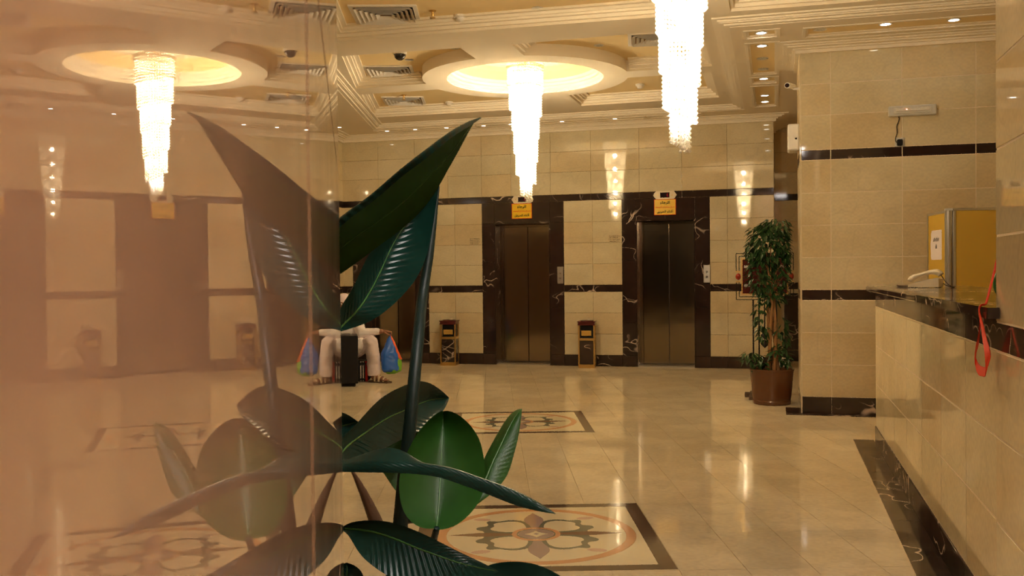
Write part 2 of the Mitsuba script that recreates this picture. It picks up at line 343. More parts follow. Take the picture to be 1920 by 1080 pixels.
ARABIC = [[[[[[228,-4],[244,-4],[246,-76],[230,-76]]],[[[149,-97],[145,-83],[159,-78],[167,-69],[168,-59],[161,-43],[175,-37],[178,-41],[183,-57],[186,-60],[195,-61],[200,-59],[201,-46],[199,-4],[215,-4],[217,-59],[214,-69],[211,-72],[200,-76],[187,-76],[181,-73],[179,-79],[171,-88],[154,-97]]],[[[59,-60],[57,-4],[73,-4],[75,-53],[78,-60],[101,-60],[116,-56],[123,-52],[121,-49],[111,-47],[91,-48],[89,-32],[94,-31],[114,-32],[133,-41],[144,-42],[145,-56],[133,-60],[116,-71],[102,-75],[75,-76],[64,-72],[61,-68]]],[[[107,-94],[108,-87],[112,-84],[119,-85],[122,-89],[122,-94],[118,-99],[111,-99]]],[[[9,-81],[5,-67],[15,-64],[9,-54],[9,-46],[13,-38],[24,-32],[40,-33],[38,-47],[28,-46],[25,-49],[25,-55],[31,-59],[44,-55],[49,-68],[13,-81]]]],255,104],[[[[[833,-71],[839,-57],[847,-60],[855,-60],[860,-57],[858,-46],[849,-32],[863,-23],[875,-43],[879,-57],[886,-61],[898,-60],[894,-51],[894,-41],[897,-34],[901,-30],[913,-25],[925,-25],[930,-27],[928,-41],[918,-40],[912,-42],[910,-45],[910,-51],[917,-57],[922,-57],[934,-52],[939,-64],[937,-67],[915,-74],[901,-76],[882,-76],[872,-70],[860,-76],[847,-76]]],[[[774,-90],[774,-77],[776,-71],[783,-63],[796,-58],[810,-58],[808,-50],[803,-47],[796,-48],[792,-53],[781,-49],[779,-47],[781,-42],[787,-36],[796,-32],[808,-32],[815,-35],[822,-42],[826,-53],[826,-64],[823,-75],[803,-72],[792,-76],[790,-81],[790,-91],[794,-111],[779,-114]]],[[[726,-98],[729,-97],[726,-93],[727,-84],[733,-80],[741,-80],[741,-87],[735,-87],[733,-92],[736,-95],[745,-94],[746,-100],[736,-104],[727,-105]]],[[[727,-76],[725,-4],[740,-4],[742,-76]]],[[[455,-71],[461,-57],[469,-60],[477,-60],[482,-57],[480,-46],[471,-32],[485,-23],[497,-43],[501,-57],[508,-61],[532,-59],[550,-52],[550,-50],[537,-47],[517,-48],[515,-32],[520,-31],[540,-32],[557,-40],[570,-42],[572,-56],[565,-57],[565,-59],[574,-61],[583,-61],[590,-58],[593,-51],[594,-40],[609,-42],[609,-58],[617,-61],[625,-61],[631,-57],[635,-41],[649,-44],[648,-58],[654,-61],[659,-61],[664,-58],[667,-41],[680,-42],[683,-43],[681,-58],[686,-61],[693,-61],[696,-60],[698,-56],[697,-44],[693,-32],[707,-27],[709,-28],[711,-34],[714,-49],[714,-59],[711,-67],[706,-72],[696,-76],[684,-76],[677,-73],[674,-69],[669,-74],[663,-76],[647,-75],[641,-70],[633,-75],[613,-76],[604,-73],[600,-69],[596,-73],[587,-76],[570,-76],[561,-73],[554,-65],[539,-72],[521,-76],[504,-76],[494,-70],[482,-76],[469,-76]]],[[[603,-26],[603,-20],[607,-16],[613,-16],[617,-20],[617,-26],[613,-30],[607,-30]]],[[[586,-26],[586,-20],[590,-16],[596,-16],[600,-20],[600,-26],[596,-30],[590,-30]]],[[[519,-15],[520,-8],[524,-5],[530,-5],[535,-10],[534,-17],[530,-20],[524,-20]]],[[[431,-76],[429,-4],[445,-4],[447,-76]]],[[[367,-90],[367,-77],[369,-71],[376,-63],[389,-58],[403,-58],[401,-50],[396,-47],[389,-48],[385,-53],[374,-49],[372,-47],[374,-42],[380,-36],[389,-32],[401,-32],[408,-35],[415,-42],[419,-53],[419,-64],[416,-75],[396,-72],[385,-76],[383,-81],[383,-91],[387,-111],[372,-114]]],[[[320,-76],[318,-4],[334,-4],[336,-76]]],[[[7,-71],[13,-57],[21,-60],[29,-60],[34,-57],[32,-46],[23,-32],[37,-23],[49,-43],[53,-57],[59,-61],[75,-60],[67,-50],[66,-41],[73,-33],[86,-28],[102,-29],[108,-32],[111,-36],[112,-46],[108,-56],[105,-58],[105,-61],[122,-60],[125,-56],[128,-42],[143,-45],[141,-57],[144,-61],[147,-61],[155,-49],[170,-37],[183,-32],[194,-32],[203,-36],[208,-42],[210,-49],[209,-60],[212,-61],[223,-60],[233,-44],[241,-36],[248,-33],[256,-33],[261,-35],[266,-40],[272,-53],[278,-60],[286,-61],[290,-59],[291,-55],[289,-4],[305,-4],[307,-59],[304,-69],[295,-75],[277,-76],[267,-72],[262,-77],[251,-78],[243,-75],[236,-68],[230,-74],[224,-76],[209,-76],[197,-73],[179,-78],[149,-77],[135,-70],[123,-76],[107,-76],[90,-71],[70,-76],[56,-76],[46,-70],[34,-76],[21,-76]],[[246,-57],[251,-62],[256,-63],[259,-62],[259,-56],[253,-48],[250,-48],[245,-53]],[[175,-51],[164,-63],[187,-61],[193,-58],[194,-51],[189,-47],[184,-47]],[[81,-43],[90,-54],[96,-48],[95,-42],[93,-41],[83,-42]]]],947,119],[[[[[483,-29],[482,-22],[485,-21],[482,-17],[483,-8],[489,-4],[497,-4],[497,-11],[491,-11],[489,-16],[492,-19],[500,-18],[502,-24],[487,-29]]],[[[487,-101],[485,-36],[500,-36],[502,-101]]],[[[462,-39],[462,-33],[466,-29],[471,-29],[475,-33],[475,-39],[471,-43],[466,-43]]],[[[377,-85],[375,-29],[391,-29],[393,-79],[394,-83],[399,-86],[407,-86],[413,-82],[416,-65],[432,-68],[431,-81],[434,-85],[446,-86],[454,-84],[456,-81],[456,-72],[452,-55],[467,-52],[472,-71],[472,-84],[469,-92],[462,-98],[450,-101],[430,-100],[422,-94],[418,-98],[410,-101],[393,-101],[382,-97],[379,-93]]],[[[453,-25],[453,-19],[457,-15],[463,-15],[467,-19],[467,-25],[463,-29],[457,-29]]],[[[445,-38],[446,-32],[450,-29],[455,-29],[459,-33],[459,-38],[455,-43],[448,-42]]],[[[414,-50],[415,-43],[419,-40],[426,-40],[430,-45],[429,-52],[425,-55],[419,-55]]],[[[327,-106],[323,-92],[333,-89],[327,-79],[327,-71],[331,-63],[342,-57],[358,-58],[356,-72],[346,-71],[343,-74],[343,-80],[349,-84],[362,-80],[367,-93],[331,-106]]],[[[276,-101],[274,-29],[290,-29],[292,-101]]],[[[126,-122],[122,-108],[136,-103],[143,-96],[145,-84],[138,-68],[150,-62],[154,-64],[160,-82],[167,-86],[192,-84],[209,-77],[207,-74],[197,-72],[177,-73],[175,-57],[180,-56],[200,-57],[219,-66],[230,-67],[231,-81],[225,-82],[225,-84],[234,-86],[245,-85],[247,-80],[245,-29],[261,-29],[263,-84],[261,-92],[257,-97],[246,-101],[230,-101],[221,-98],[214,-90],[212,-90],[204,-95],[188,-100],[164,-101],[158,-98],[156,-104],[148,-113],[131,-122]]],[[[106,-119],[106,-113],[110,-109],[116,-109],[120,-113],[120,-119],[116,-123],[110,-123]]],[[[6,-107],[6,-95],[11,-80],[25,-85],[22,-93],[22,-101],[26,-108],[34,-111],[46,-111],[59,-107],[63,-101],[47,-97],[41,-89],[42,-76],[47,-68],[58,-62],[70,-63],[78,-70],[82,-86],[98,-85],[102,-80],[102,-72],[98,-56],[113,-52],[118,-71],[118,-84],[115,-92],[110,-97],[102,-100],[80,-101],[75,-112],[66,-120],[49,-126],[24,-125],[14,-120],[8,-113]],[[57,-78],[59,-86],[66,-86],[66,-79],[63,-75]]],[[[89,-119],[89,-113],[93,-109],[99,-109],[103,-113],[103,-119],[99,-123],[93,-123]]],[[[64,-49],[64,-43],[68,-39],[74,-39],[78,-43],[78,-49],[74,-53],[68,-53]]],[[[47,-49],[47,-43],[51,-39],[57,-39],[61,-43],[61,-49],[57,-53],[51,-53]]]],512,131]]

# ------------------------------------------------------------------ the setting: walls
BACK = 13.295
OPENINGS = [(-6.02, -5.185), (-3.947, -3.115), (-1.87, -1.055)]
FRAMES = [(-6.21, -4.98), (-4.137, -2.91), (-2.07, -0.852)]
DOOR_TOP = 2.065
g = rect(-6.6, 0.0, -0.003, 3.44)
for a, b in OPENINGS:
    g = g.difference(rect(a, -0.1, b, DOOR_TOP))
back_mesh = cat([framed(prism(g, 0, 0.6), [0, 13.903, 0], X, Z, -Y), box(-0.6, -0.003, 13.9, 14.5, 0, 3.44)])
wall_back = structure('wall_back', back_mesh, 'joint', 'cream marble lift wall with dark marble bands at the far end of the lobby', 'wall')
N_BACK = -Y
BX = [-6.373, -5.78, -5.19, -4.66, -4.14, -3.69, -3.10, -2.51, -1.82, -1.23, -0.615, 0.0]
O = np.array([0, BACK, 0])
tiles(wall_back, O, X, Z, N_BACK, BX, ROWS_HIGH)
tiles(wall_back, O, X, Z, N_BACK, BX, BAND_HIGH, ['marble'], name='band')
for us in ([-6.373, -6.21], [-4.98, -4.56, -4.137], [-2.91, -2.49, -2.07], [-0.852, -0.615, 0.0]):
    tiles(wall_back, O, X, Z, N_BACK, us, ROWS_LOW)
    tiles(wall_back, O, X, Z, N_BACK, us, ROWS_MID)
    tiles(wall_back, O, X, Z, N_BACK, us, BAND_LOW, ['marble'], name='band')
    tiles(wall_back, O + N_BACK * 0.012, X, Z, N_BACK, us, [0.0, 0.16], ['marble'], name='plinth', d=0.02)
# return of the wall into the corridor
for rows in (ROWS_LOW, ROWS_MID, ROWS_HIGH):
    tiles(wall_back, [0.005, 0, 0], Y, Z, X, [13.3, 13.9, 14.49], rows)
# dark marble portals round the lifts
for (fa, fb), (a, b) in zip(FRAMES, OPENINGS):
    for lo, hi, cuts in ((fa, a, [0.16, 0.62, 1.50, DOOR_TOP]), (b, fb, [0.16, 0.84, 1.32, DOOR_TOP])):
        tiles(wall_back, O + N_BACK * 0.006, X, Z, N_BACK, [lo, hi], cuts, ['marble'], name='portal_slab', d=0.014, gap=0.002)
        tiles(wall_back, O + N_BACK * 0.014, X, Z, N_BACK, [lo, hi], [0.0, 0.16], ['marble'], name='plinth', d=0.022, gap=0.002)
    tiles(wall_back, O + N_BACK * 0.006, X, Z, N_BACK, [fa, a, (a + b) / 2, b, fb], [DOOR_TOP, 2.365], ['marble'], name='portal_slab', d=0.014, gap=0.002)
    for x, s in ((a, 1), (b, -1)):
        obj('jamb_slab', box(min(x, x + s * 0.012), max(x, x + s * 0.012), 13.29, 13.61, 0, DOOR_TOP), 'marble', wall_back)
    obj('jamb_slab', box(a, b, 13.29, 13.61, DOOR_TOP - 0.012, DOOR_TOP), 'marble', wall_back)

# left wall runs back towards the camera from the far corner
LDIR = np.array([math.sin(math.radians(9)), -math.cos(math.radians(9)), 0.0])
LN = np.array([-LDIR[1], LDIR[0], 0.0])
L0 = np.array([-6.373, 13.295, 0.0])
lw = Polygon([L0[:2], (L0 + LDIR * 16.5)[:2], (L0 + LDIR * 16.5 - LN * 0.3)[:2], (L0 - LDIR * 0.4 - LN * 0.3)[:2], (L0 - LDIR * 0.4)[:2]])
wall_left = structure('wall_left', prism(lw, 0, 3.44), 'wood_wall', 'side wall clad in cream marble at the far left corner of the lobby', 'wall')
obj('upper_stone', prism(Polygon([(L0 + LDIR * 1.21)[:2], (L0 + LDIR * 16.5)[:2], (L0 + LDIR * 16.5 + LN * 0.012)[:2], (L0 + LDIR * 1.21 + LN * 0.012)[:2]]), 2.32, 3.43), 'stone', wall_left)
clad(wall_left, L0 + LN * 0.008, -LDIR, LN, [-1.2, -0.6, 0.0])

wall_rear = structure('wall_rear', cat([box(-5.6, 3.4, -5.3, -5.0, 0, 3.5), box(-5.6, -5.4, -5.0, -2.9, 0, 3.5), box(-5.5, -3.8, -2.95, -2.8, 0, 3.5)]), 'dark_wall', 'dark wall behind the camera', 'wall')
obj('fascia', box(-5.38, 3.2, -5.01, -4.98, 2.68, 3.5), 'stone_pale', wall_rear)
wall_right = structure('wall_right', box(3.2, 3.5, -5.3, 14.8, 0, 3.5), 'stone', 'cream wall behind the reception desk', 'wall')
wall_corridor = structure('wall_corridor', box(-0.02, 3.2, 14.508, 14.8, 0, 3.5), 'stone', 'shadowed wall of the corridor between lift wall and column', 'wall')
clad(wall_corridor, [0, 14.5, 0], X, -Y, [0.01, 0.42, 1.02, 1.62])
tag(obj('corridor_panel', box(0.14, 0.62, 14.47, 14.494, 0.17, 1.0, 0.004), 'marble'), 'dark veined marble panel low on the shadowed corridor wall behind the potted tree', 'panel')

# column beside the reception
COL_Y, COL_X = 9.25, 0.235
wall_column = structure('wall_column', box(COL_X + 0.0015, 3.2, COL_Y + 0.0015, 10.1, 0, 3.44), 'pale_joint', 'wide cream marble column with dark bands behind the reception desk', 'wall')
clad(wall_column, [0, COL_Y, 0], X, -Y, [COL_X + 0.012, 0.51, 1.127, 1.739, 2.35, 2.96], gap=0.0045)
for rows in (ROWS_LOW, ROWS_MID, ROWS_HIGH):
    tiles(wall_column, [COL_X, 0, 0], -Y, Z, -X, [-10.1, -9.68, -COL_Y - 0.012], rows)
for rows in (BAND_LOW, BAND_HIGH, [0.0, 0.16]):
    tiles(wall_column, [COL_X, 0, 0], -Y, Z, -X, [-10.1, -9.68, -COL_Y - 0.012], rows, ['marble'], name='band')
obj('corner_bead', box(COL_X - 0.001, COL_X + 0.012, COL_Y - 0.001, COL_Y + 0.012, 0.16, 3.37, 0.003), 'stone_pale', wall_column)

# right pillar, flush with the reception desk
PX = 0.745
wall_pillar_right = structure('wall_pillar_right', box(PX + 0.0015, 1.55, -1.0, 3.622, 0, 3.5), 'pale_joint', 'polished cream marble pillar at the right edge with dark band level with the desk', 'wall')
PY = [-0.6, 0.6, 1.2, 1.8, 2.4, 3.0, 3.63]
for rows in (ROWS_LOW, ROWS_MID, ROWS_HIGH):
    tiles(wall_pillar_right, [PX, 0, 0], -Y, Z, -X, [-q for q in PY[::-1]], rows, gap=0.005)
for rows in (BAND_LOW, BAND_HIGH, [0.0, 0.16]):
    tiles(wall_pillar_right, [PX, 0, 0], -Y, Z, -X, [-q for q in PY[::-1]], rows, ['marble'], name='band', gap=0.004)

# left pillar: its polished face passes close by the camera and mirrors the lobby
MD = np.array([-0.42653, 0.90448, 0.0])
MN = np.array([0.90448, 0.42653, 0.0])
M0 = np.array([EYE[0], EYE[1], 0.0]) - 0.0107 * MN
q0, q1 = M0 - MN * 0.008 - MD * 1.5, M0 - MN * 0.008 + MD * 1.080
pil = Polygon([q0[:2], q1[:2], (q1 - MN * 0.7)[:2], (q0 - MN * 0.7)[:2]])
wall_pillar_left = structure('wall_pillar_left', prism(pil, 0, 3.5), 'brown_joint', 'polished pinkish marble pillar filling the left side and mirroring the lobby', 'wall')
MZ = [0.0, 0.16, 0.48, 0.80, 1.112, 1.457, 1.76, 2.06, 2.38, 2.78, 3.07, 3.37]
MT = [-1.5, -0.9, -0.33, 0.2685, 1.087]
for a, b in zip(MT[:-1], MT[1:]):
    e = 0.008 if b < 1 else 0.0
    tiles(wall_pillar_left, M0, MD, Z, MN, [a, b - e], MZ, ['pillar'], gap=0.0028, ch=0.0006)
for t in MT[1:-1]:
    P = M0 + MD * (t - 0.0075) - MN * 0.0004
    obj('joint_strip', framed(box(-0.0065, 0.0065, 0, 3.4, -0.006, 0), P, MD, Z, MN), 'pale_joint', wall_pillar_left)
for v0, v1 in zip(MZ[:-1], MZ[1:]):   # end face towards the plant
    tiles(wall_pillar_left, q1 + MD * 0.007, -MN, Z, MD, [-0.006, 0.7], [v0, v1], ['pillar'], gap=0.0028)

# ------------------------------------------------------------------ floor
FA = math.radians(-16.8)
FV = np.array([math.sin(FA), math.cos(FA), 0.0])
FU = np.array([math.cos(FA), -math.sin(FA), 0.0])


def floor_xy(s, t):
    return (FU * s + FV * t)[:2]


MOSAICS = [np.array([-1.19, 4.706]), np.array([-2.222, 8.228])]
SIDE = 0.613
squares = [Polygon([m + (FU * a + FV * b)[:2] for a, b in ((-SIDE, -SIDE), (SIDE, -SIDE), (SIDE, SIDE), (-SIDE, SIDE))]) for m in MOSAICS]
shown = Polygon([(-1.55, 3.1), (0.59, 3.1), (0.59, 7.91), (0.75, 7.91), (0.75, 9.13), (0.10, 9.13), (0.10, 9.3), (0.235, 9.3), (0.235, 10.1), (0.235, 13.27), (-6.34, 13.27), (-5.5, 10.5), (-3.9, 6.6)])
strip = Polygon([(0.595, 2.9), (0.748, 2.9), (0.748, 7.91), (0.595, 7.91)])
colstrip = Polygon([(0.10, 9.13), (3.1, 9.13), (3.1, 9.25), (0.235, 9.25), (0.235, 9.6), (0.10, 9.6)])
room = rect(-7.0, -5.3, 3.4, 14.8)


def floor_lines(p, n, uv):
    s = p.x * float(FU[0]) + p.y * float(FU[1]) - 0.226
    t = p.x * float(FV[0]) + p.y * float(FV[1]) - 4.22
    i, j = dr.floor(s / 0.305), dr.floor(t / 0.605)
    e = dr.minimum(dr.minimum(s - i * 0.305, (i + 1) * 0.305 - s), dr.minimum(t - j * 0.605, (j + 1) * 0.605 - t))
    c = mix((0.60, 0.50, 0.33), (0.68, 0.57, 0.38), fbm(p.x * 4, p.y * 4, 2.0, 3)) * (0.93 + 0.1 * cell_rand(i, j, 3))
    return c * dr.select(e < 0.0015, 0.55, 1.0)


scene['mat_floor_far'] = glossy(mikit.proc(floor_lines), 0.06)
floor = structure('floor', cat([prism(room.difference(shown.union(strip).union(colstrip)), -0.06, 0), prism(shown.union(strip).union(colstrip), -0.06, -0.005)]),
                  'floor_far', 'polished beige stone floor of the lobby', 'floor')
free = shown.difference(unary_union(squares)).difference(colstrip).difference(strip)
for i in range(-40, 40):
    for j in range(-20, 20):
        s0, t0 = 0.226 + i * 0.305, 4.22 + j * 0.605
        q = Polygon([floor_xy(s0 + a, t0 + b) for a, b in ((0.001, 0.001), (0.304, 0.001), (0.304, 0.604), (0.001, 0.604))])
        c = q.intersection(free)
        if c.area < 0.004:
            continue
        m = 'floor_a' if rng.random() < 0.6 else 'floor_b'
        if c.area > q.area * 0.999:
            P = np.r_[floor_xy(s0 + 0.001, t0 + 0.001), 0.0]
            obj('tile', tile_ply(0.303, 0.603, 0.005, 0.0006), m, floor, to_world=matrix(P, FU, FV, Z))
        else:
            obj('tile', prism(c, -0.005, 0), m, floor)
for y0, y1 in zip(np.arange(2.9, 7.9, 0.627), np.arange(2.9, 7.9, 0.627) + 0.627):
    obj('border_slab', prism(rect(0.595, y0 + 0.001, 0.748, min(y1, 7.91) - 0.001), -0.005, 0.0015), 'marble', floor)
for q in (rect(0.10, 9.13, 0.66, 9.249), rect(0.662, 9.13, 1.30, 9.249), rect(1.302, 9.13, 2.0, 9.249), rect(0.10, 9.25, 0.234, 9.6)):
    obj('border_slab', prism(q, -0.005, 0.004), 'marble', floor)


# ------------------------------------------------------------------ floor medallions
def arc(cx, cy, r, a0, a1, n=14):
    return [(cx + r * math.cos(math.radians(a)), cy + r * math.sin(math.radians(a))) for a in np.linspace(a0, a1, n)]


def smooth_path(p, n=60):
    p = np.asarray(p, float)
    t = np.r_[0, np.cumsum(np.linalg.norm(np.diff(p, axis=0), axis=1))]
    return CubicSpline(t, p)(np.linspace(0, t[-1], n))


def medallion(center, label):
    k = thing('floor_medallion', label, 'floor mosaic', 'inlaid medallions in the lobby floor')
    O = np.r_[center, 0.0]

    def put(name, poly, mat, lift):
        if polys(poly):
            obj(name, framed(prism(poly, -0.005, lift), O, FU, FV, Z), mat, k)
    sq = rect(-SIDE, -SIDE, SIDE, SIDE)
    inner = rect(-SIDE + 0.075, -SIDE + 0.075, SIDE - 0.075, SIDE - 0.075)
    for a in range(4):     # four border slabs with mitred ends
        tri = Polygon([(0, 0), (-1, -1), (1, -1)])
        put('border', affinity.rotate(sq.difference(inner).intersection(tri), 90 * a, origin=(0, 0)).buffer(-0.0006), 'inlay_dark', 0.0004)
    disk = Point(0, 0).buffer(0.512, 64)
    core = Point(0, 0).buffer(0.462, 64)
    # pieces of the flower
    lobes, leaves, petals, spikes = [], [], [], []
    outer = smooth_path([(0.012, 0.105), (0.03, 0.19), (0.058, 0.25), (0.105, 0.278), (0.16, 0.270), (0.20, 0.255), (0.243, 0.262), (0.256, 0.235), (0.246, 0.19), (0.258, 0.158), (0.295, 0.146), (0.310, 0.115), (0.296, 0.085), (0.276, 0.066), (0.27, 0.034)], 50).tolist() + [(0.25, 0.0), (0.10, 0.0)]
    hole = smooth_path([(0.045, 0.115), (0.052, 0.18), (0.075, 0.228), (0.112, 0.250), (0.16, 0.244), (0.20, 0.225), (0.220, 0.198), (0.216, 0.158), (0.236, 0.118), (0.226, 0.082), (0.19, 0.056), (0.14, 0.042), (0.095, 0.048), (0.06, 0.08), (0.045, 0.115)], 50).tolist()
    for sx in (-1, 1):
        for sy in (-1, 1):
            q = Polygon(outer).buffer(0).difference(Polygon(hole).buffer(0))
            lobes.append(affinity.scale(q, sx, sy, origin=(0, 0)))
            e = affinity.rotate(affinity.scale(Point(0, 0).buffer(1, 16), 0.048, 0.026), 14 * sx * sy, origin=(0, 0))
            leaves.append(affinity.translate(e, 0.282 * sx, 0.298 * sy))
    for sy in (-1, 1):
        side = smooth_path([(0.0, 0.10), (0.020, 0.125), (0.026, 0.16), (0.046, 0.225), (0.052, 0.285), (0.036, 0.345), (0.014, 0.39), (0.0, 0.425)], 26)
        petals.append(Polygon([(x, y * sy) for x, y in side] + [(-x, y * sy) for x, y in side[::-1][1:-1]]).buffer(0))
    for sx in (-1, 1):
        spikes.append(Polygon([(0.105 * sx, 0.012), (0.25 * sx, 0.034), (0.30 * sx, 0.034), (0.452 * sx, 0.0), (0.30 * sx, -0.034), (0.25 * sx, -0.034), (0.105 * sx, -0.012)]))
    ring_in = Point(0, 0).buffer(0.125, 40).difference(Point(0, 0).buffer(0.100, 40))
    ell = []
    for a in (45, 135, 225, 315):
        ell.append(affinity.translate(affinity.rotate(affinity.scale(Point(0, 0).buffer(1, 20), 0.062, 0.027), a + 90, origin=(0, 0)), 0.064 * math.cos(math.radians(a)), 0.064 * math.sin(math.radians(a))))
    dia = Polygon([(0.035, 0), (0, 0.035), (-0.035, 0), (0, -0.035)])
    dia2 = Polygon([(0.016, 0), (0, 0.016), (-0.016, 0), (0, -0.016)])
    taken = unary_union(lobes + leaves + petals + spikes + [ring_in] + ell + [dia])
    for a in range(4):
        tri = Polygon([(0, 0), (-1, -1), (1, -1)])
        put('field', affinity.rotate(inner.difference(disk.buffer(0.0006)).intersection(tri), 90 * a, origin=(0, 0)).buffer(-0.0004), 'inlay_cream', 0.0002)
    for a in range(12):
        wedge = Polygon([(0, 0)] + arc(0, 0, 1, a * 30, a * 30 + 30, 4))
        put('ring', disk.difference(core).intersection(wedge).buffer(-0.0005), 'inlay_orange', 0.0003)
    for a in range(4):
        wedge = Polygon([(0, 0)] + arc(0, 0, 1, a * 90, a * 90 + 90, 7))
        put('ground', core.buffer(-0.0005).difference(taken.buffer(0.0006)).intersection(wedge), 'inlay_cream', 0.0002)
    done = unary_union([ring_in, *ell, dia])
    for p in petals:
        put('petal', p.difference(done.buffer(0.0005)), 'inlay_mauve', 0.0004)
    done = done.union(unary_union(petals))
    for p in spikes:
        put('spike', p.difference(done.buffer(0.0005)), 'inlay_brown', 0.0004)
    done = done.union(unary_union(spikes))
    for p in lobes:
        put('scroll', p.difference(done.buffer(0.0005)), 'inlay_grey', 0.0004)
    for p in leaves:
        put('leaf', p.difference(unary_union(lobes)), 'inlay_pink', 0.0004)
    put('centre_ring', ring_in, 'inlay_orange', 0.0004)
    for p in ell:
        put('centre_petal', p.difference(dia.buffer(0.0005)), 'inlay_mauve', 0.0004)
    put('centre_diamond', dia.difference(dia2), 'inlay_cream', 0.0004)
    put('centre_stone', dia2, 'inlay_mauve', 0.0004)


medallion(MOSAICS[0], 'nearest square floor mosaic, flower medallion inside orange ring, beside the rubber plant leaves')
medallion(MOSAICS[1], 'farther square floor mosaic with dark border between rubber plant and lifts')

# ------------------------------------------------------------------ ceiling
C1, C2 = np.array([-2.66, 10.22]), np.array([-0.60, 6.40])
ZS, ZC, ZB = 3.50, 3.62, 3.44


def lwx(y):
    return -6.373 + (13.295 - y) * math.tan(math.radians(16))


domes = [Point(*C1).buffer(0.80, 48), Point(*C2).buffer(0.80, 48)]
inner_c = [Point(*C1).buffer(0.87, 48), Point(*C2).buffer(0.87, 48)]
ring_c = [Point(*C1).buffer(1.14, 48), Point(*C2).buffer(1.14, 48)]
ceil_room = rect(-7.2, -5.35, 3.45, 14.85)
VENTS = [(-3.26, 7.71, 16.8, 0.29), (-4.13, 9.86, 16.8, 0.27), (-4.66, 11.60, 16.8, 0.27), (-1.13, 9.30, 8, 0.24)]
vent_holes = [affinity.translate(affinity.rotate(rect(-h + 0.036, -h + 0.036, h - 0.036, h - 0.036), a, origin=(0, 0)), x, y) for x, y, a, h in VENTS]
ceiling = structure('ceiling', prism(ceil_room.difference(unary_union(domes + vent_holes)), ZC, ZC + 0.06), 'yellow_plaster', 'stepped plaster ceiling with yellow coffers and cream beams', 'ceiling')
main = Polygon([(lwx(12.72) + 0.62, 12.72), (-0.36, 12.72), (-0.36, 8.40), (3.3, 8.40), (3.3, -5.2), (lwx(-5.2) + 0.62, -5.2)])
coffers = [
    Polygon([(-3.90, 8.02), (-2.10, 8.06), (-2.10, 5.9), (-3.15, 5.9)]).union(Polygon([(-2.10, 8.06), (-0.86, 8.09), (-0.86, 6.6), (-2.10, 6.6)])).difference(ring_c[1]),
    Polygon([(-0.34, 8.11), (2.7, 8.16), (2.7, 6.62), (-0.34, 6.62)]).difference(ring_c[1]),
    Polygon([(-0.34, 6.18), (2.7, 6.18), (2.7, 4.6), (-0.34, 4.6)]).difference(ring_c[1]),
    Polygon([(-4.10, 8.58), (-2.88, 8.62), (-2.88, 10.12), (-4.66, 10.12)]).difference(ring_c[0]),
    Polygon([(-2.38, 8.64), (-0.62, 8.56), (-0.62, 10.20), (-2.38, 10.16)]).difference(ring_c[0]),
    Polygon([(-4.80, 10.48), (-2.92, 10.48), (-2.92, 12.10), (-5.34, 12.08)]).difference(ring_c[0]),
    Polygon([(-2.40, 10.50), (-0.65, 10.52), (-0.65, 12.06), (-2.40, 12.10)]).difference(ring_c[0]),
]
coff = unary_union(coffers)
obj('soffit', prism(main.difference(coff).difference(unary_union(inner_c)), ZS, ZC), 'plaster', ceiling)
for c in coffers:
    c = max(polys(c), key=lambda q: q.area)
    straight = c.exterior.difference(unary_union([r.buffer(0.03) for r in ring_c]))
    for ins, z0 in ((0.03, 3.525), (0.065, 3.555), (0.085, 3.575), (0.13, 3.60)):
        obj('coffer_moulding', prism(c.intersection(straight.buffer(ins, cap_style=2, join_style=2)), z0, ZC), 'moulding', ceiling)
border = ceil_room.difference(main)
recess = {
    'desk': rect(0.28, 8.62, 2.9, 8.94),
    'p1': rect(-0.225, 8.57, 0.035, 8.83), 'p2': rect(-0.225, 9.04, 0.035, 10.50), 'p3': rect(-0.225, 10.66, 0.035, 11.0), 'p4': rect(-0.225, 11.16, 0.035, 12.55),
}
rec = unary_union(list(recess.values()))
obj('border', prism(border.difference(rec), ZB, ZB + 0.02), 'plaster', ceiling)
obj('border_field', prism(border, ZB + 0.02, ZC), 'yellow_plaster', ceiling)
for a, b in ((-5.6, -4.1), (-4.02, -3.3), (-3.22, -1.7), (-1.62, -0.95)):
    q = rect(a, 12.82, b, 12.95)
    obj('panel_moulding', prism(q.buffer(0.03, join_style=2).difference(q), ZB - 0.010, ZB + 0.001), 'moulding', ceiling)
for q in recess.values():
    obj('panel_moulding', prism(q.buffer(0.028, join_style=2).difference(q), ZB - 0.008, ZB + 0.001), 'moulding', ceiling)
    obj('panel_moulding', prism(q.difference(q.buffer(-0.02, join_style=2)), ZB + 0.006, ZB + 0.02), 'moulding', ceiling)
for w, z0 in ((0.045, 3.447), (0.085, 3.462), (0.10, 3.472), (0.145, 3.486)):
    ring = main.difference(main.buffer(-w, join_style=2)).intersection(rect(-7, 3.0, 3.2, 13.2))
    obj('cornice_step', prism(ring.difference(unary_union(inner_c)), z0, ZS + 0.001), 'moulding', ceiling)
foot = unary_union([rect(-6.6, 13.295, 0.0, 14.6), rect(COL_X, COL_Y, 3.3, 10.1), lw])
for w, z0, z1 in ((0.035, 3.355, 3.40), (0.06, 3.385, 3.41), (0.11, 3.40, 3.425), (0.14, 3.415, 3.43), (0.20, 3.428, 3.445)):
    ring = foot.buffer(w, join_style=2).difference(foot).intersection(rect(-7, 8.5, 3.19, 14.45))
    obj('crown_step', prism(ring, z0, z1), 'moulding', ceiling)
DOME = [(0.87, 3.499), (0.872, 3.53), (0.845, 3.545), (0.84, 3.565), (0.815, 3.575), (0.81, 3.60), (0.785, 3.61), (0.78, 3.64), (0.785, 3.74), (0.75, 3.79), (0.70, 3.80), (0.70, 3.82), (0.66, 3.83), (0.64, 3.845), (0.56, 3.88), (0.40, 3.93), (0.2, 3.955), (0.0, 3.96)]
